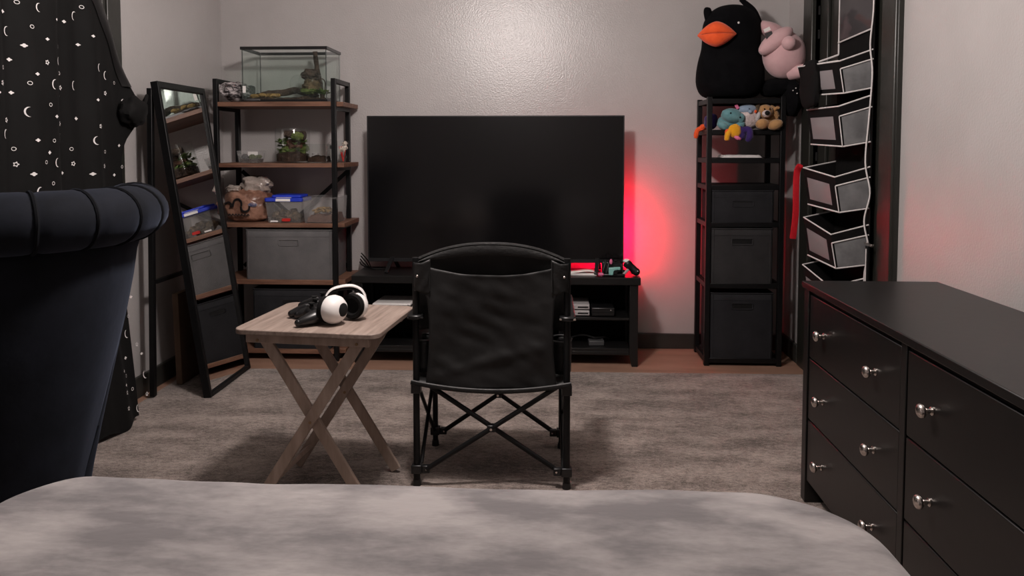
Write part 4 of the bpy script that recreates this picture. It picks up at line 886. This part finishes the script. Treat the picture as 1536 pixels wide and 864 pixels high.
MB().blob((.848, 4.08, zt + .016), (.016, .018, .016), .2).build('plush_foot', 'orangeplush', t)
MB().tube(smooth_path([(.85, 4.08, zt + .012), (.822, 4.09, zt - .002), (.812, 4.09, zt - .045)], 5), [.014] * 9 + [.011, .008], 8).build('plush_tail', 'orangeplush', t)

# ---------------------------------------------------------------- hanging organiser on the door
def organiser():
    X0 = 1.352
    t = thing('hanging_organiser', (X0, 3.33, 1.9), 'black hanging organiser with white trim and mesh pockets on the door', 'organiser')
    MB().box(X0, X0 + .004, 3.145, 3.525, .30, 2.02).build('back_panel', 'blackfab', t)
    # tiers: rim far z, rim near z, bottom z, depth, depth at far end
    T = [(1.545, 1.535, 1.40, .125, .19), (1.345, 1.345, 1.175, .125, .145), (1.075, 1.045, .895, .135, .155), (.842, .800, .655, .145, .150), (.618, .575, .42, .145, .150)]
    def lerpv(a, b, t): return Vector(a) + (Vector(b) - Vector(a)) * t
    for i, (zf, zn, zb, dn, df) in enumerate(T):
        N0 = Vector((X0, 3.150, zn + .045)); N1 = Vector((X0 - dn, 3.175, zn)); F1 = Vector((X0 - df, 3.500, zf)); F0 = Vector((X0, 3.52, zf + .03))
        n0 = Vector((X0, 3.155, zb + .02)); n1 = Vector((X0 - dn * .82, 3.175, zb)); f1 = Vector((X0 - df * .85, 3.49, zb + .01)); f0 = Vector((X0, 3.515, zb + .02))
        m = MB(); m.add([N0, N1, F1, F0, n0, n1, f1, f0], [(0, 4, 5, 1), (1, 5, 6, 2), (2, 6, 7, 3), (4, 7, 6, 5)])
        p = m.build('pocket', 'blackfab', t, smooth=False, solid=.002)
        def quad(a, b, c, d, u0, u1, v0, v1, off, nu=6, nv=5, bulge=.008):
            nn = (Vector(b) - Vector(a)).cross(Vector(d) - Vector(a)).normalized()
            if nn.x > 0.2 or (abs(nn.x) <= .2 and nn.y > 0): nn = -nn
            def fn(u, v):
                uu, vv = lerp(u0, u1, u), lerp(v0, v1, v)
                q = lerpv(lerpv(a, b, uu), lerpv(d, c, uu), vv)
                return q + nn * (off + bulge * sin(PI * u) * sin(PI * v) * (.6 + .8 * noise.noise(Vector((u * 3, v * 3, i)))))
            return MB().grid(fn, nu, nv)
        # near side mesh net, from N1..N0 edge
        o = quad(N1, N0, n0, n1, .04, .97, .27, .97, .003); o.build('mesh_panel', 'meshgrey', p, angle=80)
        # room-side clear window
        o = quad(F1, N1, n1, f1, .10, .82, .24, .84, .003); o.build('clear_window', 'vinyl', p, angle=80)
        tr = .0034
        MB().tube([F0, F1, N1, N0], tr, 6).build('rim_trim', 'whitefab', p)
        MB().tube([lerpv(N1, n1, .25) + Vector((-.004, -.004, 0)), lerpv(N0, n0, .25) + Vector((0, -.005, 0))], tr, 6).build('mesh_trim', 'whitefab', p)
        MB().tube([f1 + Vector((-.003, 0, 0)), n1 + Vector((-.003, -.003, 0)), n0 + Vector((0, -.004, 0))], tr, 6).build('bottom_trim', 'whitefab', p)
        if i in (0, 1, 2, 3): MB().tube([lerpv(N1, n1, .25) + Vector((-.005, -.004, 0)), n1 + Vector((-.005, -.004, 0))], tr * .7, 6).build('corner_trim', 'whitefab' if i != 2 else 'whitefab', p)
    # bulging black bag pushed out of the second tier
    # flat clear pocket at the top
    m = MB().grid(lambda u, v: (X0 - .004 - .02 * sin(PI * u) * sin(PI * v), lerp(3.16, 3.505, u), lerp(1.665, 1.86, v)), 10, 8); m.build('top_pocket', 'vinyl_dark', t, angle=80)
    MB().tube([(X0 - .004, 3.505, 1.60), (X0 - .004, 3.505, 1.87), (X0 - .004, 3.16, 1.862)], .0038, 6).build('top_trim', 'whitefab', t)
    MB().tube([(X0 - .006, 3.505, 1.655), (X0 - .006, 3.16, 1.665)], .0038, 6).build('top_trim', 'whitefab', t)
    MB().tube(smooth_path([(X0 - .004, 3.148, 2.0), (X0 - .004, 3.146, 1.75), (X0 - .012, 3.150, 1.60), (X0 - .004, 3.142, 1.48), (X0 - .010, 3.148, 1.30), (X0 - .02, 3.150, 1.11), (X0 - .004, 3.136, .98), (X0 - .02, 3.148, .86), (X0 - .004, 3.134, .74), (X0 - .015, 3.146, .62), (X0 - .004, 3.14, .40)], 6), .0036, 6).build('edge_trim', 'whitefab', t)
    MB().tube([(X0 - .004, 3.505, 1.60), (X0 - .10, 3.56, 1.565), (X0 - .175, 3.55, 1.545)], .0045, 6).build('top_trim', 'whitefab', t)
organiser()
t = thing('black_pouch', (1.19, 3.52, 1.38), 'black cloth pouch sagging from the second organiser pocket', 'pouch')
MB().blob((1.19, 3.42, 1.458), (.022, .098, .108), .08, 2, 3, pw=.6).build('pouch_body', 'blackfab', t)
tag(MB().tube(smooth_path([(1.188, 3.52, 1.085), (1.178, 3.535, 1.05), (1.176, 3.535, .95), (1.178, 3.54, .85), (1.170, 3.55, .735)], 6), .016, 6, flat=(1, .25, 1)).build('red_strap', 'redstrap'), 'red webbing strap dangling from an organiser pocket', 'strap')
t = thing('black_stick', (1.31, 3.05, .0), 'slim black stick with a chrome tip leaning beside the door', 'stick')
MB().cyl((1.318, 3.075, .012), (1.318, 3.075, .765), .009, n=10).build('stick_shaft', 'blackplastic', t)
MB().cyl((1.309, 3.068, .30), (1.309, 3.068, .755), .0025, n=6).build('white_stripe', 'whitefab', t)
MB().bar((1.325, 3.115, .772), (1.318, 3.03, .772), .012, .010).build('chrome_tip', 'nickel', t, bevel=.002)

# ---------------------------------------------------------------- dresser
DXF, DXB, DYN, DYF, DH = .842, 1.268, 1.08, 2.432, .737
t = thing('dresser', (1.06, 1.75, 0), 'long black six drawer dresser along the right wall', 'dresser')
MB().box(DXF - .008, DXB, DYN - .008, DYF, DH - .022, DH).build('top', 'dresser', t, bevel=.003)
for y0, y1 in ((DYN, DYN + .03), (DYF - .042, DYF - .004)): MB().box(DXF, DXB - .004, y0, y1, 0.012, DH - .022).build('side_panel', 'dresser', t, bevel=.002)
MB().box(DXF + .002, DXB - .02, 1.745, 1.772, .05, DH - .022).build('divider', 'dresser', t, bevel=.002)
MB().box(DXB - .012, DXB - .004, DYN + .03, DYF - .042, .04, DH - .022).build('back_panel', 'matteblack', t)
MB().box(DXF + .03, DXB - .012, DYN + .03, DYF - .042, .06, .075).build('bottom_panel', 'dresser', t)
MB().box(DXF + .012, DXF + .03, DYN + .03, DYF - .042, .69, DH - .022).build('top_rail', 'matteblack', t)
zz = [(.497, .700), (.295, .492), (.088, .290)]
for ya, yb in ((1.775, 2.386), (1.114, 1.742)):
    for za, zb in zz:
        dr = MB().box(DXF + .004, DXF + .022, ya, yb, za, zb).build('drawer', 'dresser', t, bevel=.0025)
        MB().box(DXF + .022, DXB - .03, ya + .02, yb - .02, za + .015, zb - .03).build('drawer_box', 'matteblack', dr)
        for y in (yb - .127, ya + .131) if ya > 1.5 else (yb - .115, ya + .13):
            zk = (za + zb) / 2 - .002
            MB().lathe([(0, 0), (.010, 0), (.010, .003), (.0055, .006), (.0055, .014), (.011, .017), (.0160, .022), (.0165, .026), (.0135, .031), (.007, .034), (0, .035)], (DXF + .004, y, zk), 18, R=RY(-PI / 2)).build('knob', 'nickel', dr)

# ---------------------------------------------------------------- tray table
def tray():
    t = thing('tray_table', (-.738, 2.424, 0), 'folding grey oak tray table with crossed legs on the rug', 'table', None, math.radians(-6))
    hx, hy = .240, .206
    MB().prism(rrect(-hx, hx, -hy, hy, .035, 6), .583, .600).build('table_top', 'tan', t, bevel=.003, world=False)
    for y in (-.172, .16):
        MB().box(-.205, .205, y - .011, y + .011, .553, .583).build('apron', 'tanleg', t, bevel=.002, world=False)
    for ya, yb in ((-.155, -.172), (.135, .16)):
        MB().bar((-.165, ya + .006, .572), (.185, ya + .006, .022), .014, .036, (0, 1, 0) if 0 else (1, 0, .6)).build('leg', 'tanleg', t, bevel=.002, world=False)
        MB().bar((.172, ya - .010, .572), (-.182, ya - .010, .022), .014, .036, (1, 0, -.6)).build('leg', 'tanleg', t, bevel=.002, world=False)
        for x, z, y in ((.165, .562, ya - .030), (.003, .30, ya - .0185), (-.165, .562, ya - .030)):
            MB().cyl((x, y, z), (x, y + .003, z), .005, n=10).build('screw', 'screw', t, world=False)
    MB().box(-.15, -.118, -.150, .13, .085, .10, RY(-.6)).build('stretcher', 'tanleg', t, bevel=.002, world=False)
tray()
gamepad('gamepad', (-.780, 2.362, .601), math.radians(-62), 'blackplastic', 'black game controller lying nearer on the tray table', 'controllers on the tray table')
gamepad('gamepad', (-.800, 2.468, .601), math.radians(-76), 'blackplastic', 'black game controller lying behind the other one on the tray table', 'controllers on the tray table')
def headset():
    z0 = .6012
    t = thing('headset', (-.68, 2.37, z0), 'white gaming headset with black ear pads on the tray table', 'headset')
    a = Vector((-.688, 2.315, z0 + .049)); b = Vector((-.640, 2.395, z0 + .045))
    ax = Vector((.80, -.58, .10)).normalized()
    for c, dirn, tilt in ((a, Vector((.90, -.42, .04)).normalized(), 0), (b, Vector((-.30, -.95, .06)).normalized(), 0)):
        # dirn: outward for the near cup, towards the viewer for the far cup pad
        q = Vector((0, 0, 1)).rotation_difference(dirn).to_matrix()
        if c is a:
            MB().lathe([(0, .034), (.018, .033), (.034, .026), (.044, .012), (.047, -.004), (.044, -.018), (.036, -.022)], c, 28, R=q).build('ear_cup', 'white', t)
            MB().lathe([(.020, -.020), (.044, -.020), (.046, -.030), (.040, -.040), (.026, -.038), (.020, -.030)], c, 28, R=q).build('ear_pad', 'blackfab', t)
            MB().lathe([(0, .0358), (.018, .0350), (.022, .0325)], c + q @ Vector((.002, .004, 0)), 20, R=q).build('cup_plate', 'matteblack', t)
        else:
            MB().lathe([(0, -.030), (.03, -.026), (.043, -.010), (.045, .004), (.042, .010), (.030, .010)], c, 28, R=q).build('ear_cup', 'white', t)
            MB().lathe([(.022, .008), (.040, .010), (.043, .020), (.038, .029), (.028, .028), (.023, .020)], c, 28, R=q).build('ear_pad', 'blackfab', t)
            MB().lathe([(0, .012), (.023, .012)], c, 20, R=q).build('ear_mesh', 'matteblack', t)
    pts = smooth_path([a + Vector((-.028, .012, .022)), a + Vector((-.030, .018, .038)), a + Vector((-.012, .035, .058)), (a + b) / 2 + Vector((.008, .025, .064)), b + Vector((.010, .01, .052)), b + Vector((.024, .012, .034)), b + Vector((.028, .014, .018))], 8)
    n = len(pts)
    def strip(off, w, th, m, nm, i0=0, i1=n):
        mb = MB(); ctr = (a + b) / 2 + Vector((0, .02, .02)); wd = Vector((.83, .0, 0)) * 0 + Vector((.62, -.78, 0)); wd = Vector((-.45, .89, 0)) if 0 else Vector((.25, -.97, 0))
        vs = []
        for p in pts[i0:i1]:
            rad = (p - ctr); rad.normalize()
            for s1, s2 in ((-1, -1), (1, -1), (1, 1), (-1, 1)): vs.append(p + rad * (off + s2 * th / 2) + wd * (s1 * w / 2))
        k = i1 - i0; fs = [(i * 4 + j, i * 4 + (j + 1) % 4, (i + 1) * 4 + (j + 1) % 4, (i + 1) * 4 + j) for i in range(k - 1) for j in range(4)] + [(3, 2, 1, 0), tuple((k - 1) * 4 + j for j in range(4))]
        mb.add(vs, fs).build(nm, m, t, bevel=.0015)
    strip(.004, .030, .005, 'white', 'headband')
    strip(-.004, .026, .010, 'blackfab', 'band_cushion', 8, n - 8)
    p = pts[7]; MB().blob(p + Vector((-.002, -.004, 0)), (.009, .016, .007)).build('band_joint', 'matteblack', t)
headset()

# ---------------------------------------------------------------- camp chair
def campchair():
    XA, XB, YR, YFr = -.448, .066, 2.452, 2.79
    cx = (XA + XB) / 2
    t = thing('camp_chair', (cx, 2.62, 0), 'black folding camp chair seen from behind facing the television', 'chair')
    fl = .012
    for x in (XA, XB):
        MB().tube([(x, YR, fl), (x, YR, .80)], .0115, 12).build('rear_leg', 'iron', t)
        MB().tube([(x + (.012 if x < cx else -.012), YFr, fl), (x + (.012 if x < cx else -.012), YFr, .60)], .0105, 12).build('front_leg', 'iron', t)
        for y, xx in ((YR, x), (YFr, x + (.012 if x < cx else -.012))):
            sg = 1 if x < cx else -1
            MB().box(xx - .018, xx + .018, y - .016, y + .016, .055, .085).box(xx + sg * .018 - .0, xx + sg * .045, y - .010, y + .010, .056, .082).build('corner_joint', 'blackplastic', t, bevel=.003)
            MB().cyl((xx, y, fl - .001), (xx, y, fl + .02), .015, .013, n=12).build('foot_cap', 'blackplastic', t)
            MB().box(xx - .017, xx + .017, y - .015, y + .015, .335, .37).build('corner_joint', 'blackplastic', t, bevel=.003)
            MB().cyl((xx + sg * .035, y - .0125, .07), (xx + sg * .035, y - .0100, .07), .0035, n=8).build('rivet', 'nickel', t)
    for y, dx in ((YR - .006, 0), (YFr - .004, .012)):
        zt = .362
        a0, a1 = (XA + dx + .034, y, .07), (XB - dx - .034, y, .07)
        b0, b1 = (XA + dx + .036, y, zt), (XB - dx - .036, y, zt)
        MB().tube([a0, b1], .0085, 10).build('cross_brace', 'iron', t)
        MB().tube([(a1[0], y + .016, a1[2]), (b0[0], y + .016, b0[2])], .0085, 10).build('cross_brace', 'iron', t)
        MB().cyl((cx, y - .012, (zt + .07) / 2), (cx, y - .008, (zt + .07) / 2), .0045, n=10).build('rivet', 'nickel', t)
        MB().box(cx - .014, cx + .014, y - .006, y + .02, (zt + .07) / 2 - .012, (zt + .07) / 2 + .012).build('centre_joint', 'blackplastic', t, bevel=.003)
    for x, sg in ((XA, 1), (XB, -1)):
        MB().tube([(x + sg * .012, YR + .02, .08), (x + sg * .018, YFr - .02, .35)], .007, 8).build('side_brace', 'iron', t)
        MB().tube([(x + sg * .004, YR + .02, .35), (x + sg * .010, YFr - .02, .08)], .007, 8).build('side_brace', 'iron', t)
    # back fabric
    def wid(v):   # half width by height fraction
        return interp(v, [(0, .222), (.25, .212), (.5, .209), (.70, .214), (.80, .235), (.86, .259), (1, .259)])
    def back(u, v):
        a = lerp(-1, 1, u); ztop = .786 - .045 * (1 - abs(a) ** 2.2); zbot = .352 + .012 * a * a
        z = lerp(zbot, ztop, v); x = cx + a * wid(v)
        y = YR + .012 * (1 - a * a) + .018 * (1 - abs(a)) * sin(PI * v) - .018 + .010 * noise.noise(Vector((x * 7, z * 7, 3))) * min(1, (1 - abs(a)) * 5) + .006 * noise.noise(Vector((x * 16 + z * 12, z * 20, 8))) * min(1, (1 - abs(a)) * 4)
        wr = .008 * math.exp(-((z - .45 - .06 * a) / .02) ** 2) * (1 - a * a)
        return (x, y - wr, z)
    MB().grid(back, 60, 50).build('back_panel', 'black_nylon', t, angle=80, solid=.002)
    def front(u, v):
        a = lerp(-1, 1, u); zt = .788 + .056 * (1 - abs(a) ** 2.3); z = lerp(.55, zt, v)
        return (cx + a * .255, YR + .005 + .055 * (1 - abs(a) ** 2.5) * (1 - .75 * v ** 2) + .004 * noise.noise(Vector((a * 4, z * 8, 1))), z)
    MB().grid(front, 40, 20).build('front_panel', 'black_nylon', t, angle=80, solid=.002)
    arc = [(cx + a * .256, YR + .003 + .012 * (1 - abs(a) ** 2.5), .790 + .056 * (1 - abs(a) ** 2.3)) for a in [lerp(-1, 1, i / 30) for i in range(31)]]
    MB().tube(arc, .0065, 8).build('top_hem', 'black_hem', t)
    def band(u, v):
        a = lerp(-1, 1, u); zt = .786 + .056 * (1 - abs(a) ** 2.3); d = .032 * (1 - abs(a) ** 3) + .002
        return (cx + a * .252, YR - .004 + .012 * (1 - abs(a) ** 2.5) - .004 * sin(PI * v), zt - d * v)
    MB().grid(band, 40, 4).build('top_band', 'black_hem', t, angle=80)
    for sg in (-1, 1):
        def sl(u, v):
            x = cx + sg * lerp(.203, .262, u); z = lerp(.684 - .006 * sin(u * 6), .786 + (.0 if u > .5 else .012 * (1 - 2 * u)), v)
            return (x, YR - .020 - .010 * sin(PI * u) * (.5 + .5 * v) + .006 * abs(sin((u + v) * 5)) * (1 - v) + .014 * (u > .95), z)
        MB().grid(sl, 12, 14).build('corner_sleeve', 'black_hem', t, angle=80, solid=.002)
        MB().tube([(cx + sg * .206, YR - .022, .69), (cx + sg * .206, YR - .024, .79)], .002, 5).build('sleeve_seam', 'black_nylon', t)
        MB().blob((cx + sg * .246, YR - .032, .742), (.0045, .003, .0045), nu=10, nv=6).build('rivet', 'nickel', t)
        xx = XA if sg < 0 else XB
        MB().prism([(xx + a, YR - .03 + b) for a, b in rrect(-.028 if sg < 0 else -.026, .026 if sg < 0 else .028, 0, .40, .024, 5)], .592, .607).build('armrest', 'blackplastic', t, bevel=.004)
        MB().tube([(xx - .026, YR - .02, .598), (xx + .028, YR - .02, .598)], .0035, 8).build('armrest_pin', 'nickel' if sg > 0 else 'blackplastic', t)
        def side(u, v): return (xx + sg * .004 - sg * .006 * sin(PI * u) , lerp(YR + .02, YFr - .02, u), lerp(.385, .57, v))
        MB().grid(side, 8, 8).build('side_panel', 'black_nylon', t, angle=80, solid=.002)
        def pouch(u, v):
            an = u * 2 * PI; rr_ = .048 * (.92 + .08 * v)
            return (xx + sg * -.018 + rr_ * cos(an) * .75, YR + .075 + rr_ * sin(an), lerp(.395, .508, v))
        MB().grid(pouch, 20, 6, wrap=True).build('cup_pouch', 'black_hem', t, angle=80, solid=.002)
        MB().tube([(xx - sg * .018 + .048 * .75 * cos(q), YR + .075 + .048 * sin(q), .508) for q in [2 * PI * k / 20 for k in range(20)]], .003, 6, closed=True).build('pouch_rim', 'greyplastic', t)
    def seat(u, v):
        a = lerp(-1, 1, u); return (cx + a * .262, lerp(YR - .012, YFr + .02, v), .378 - .028 * (1 - a * a) * (1 - .3 * v) + .008 * v)
    MB().grid(seat, 24, 12).build('seat', 'black_nylon', t, angle=80, solid=.004)
    MB().tube([(cx + a * .272, YR - .022, .378 - .028 * (1 - a * a)) for a in [lerp(-1, 1, i / 24) for i in range(25)]], .0085, 8, flat=(1, .6, 1)).build('seat_hem', 'black_hem', t)
campchair()
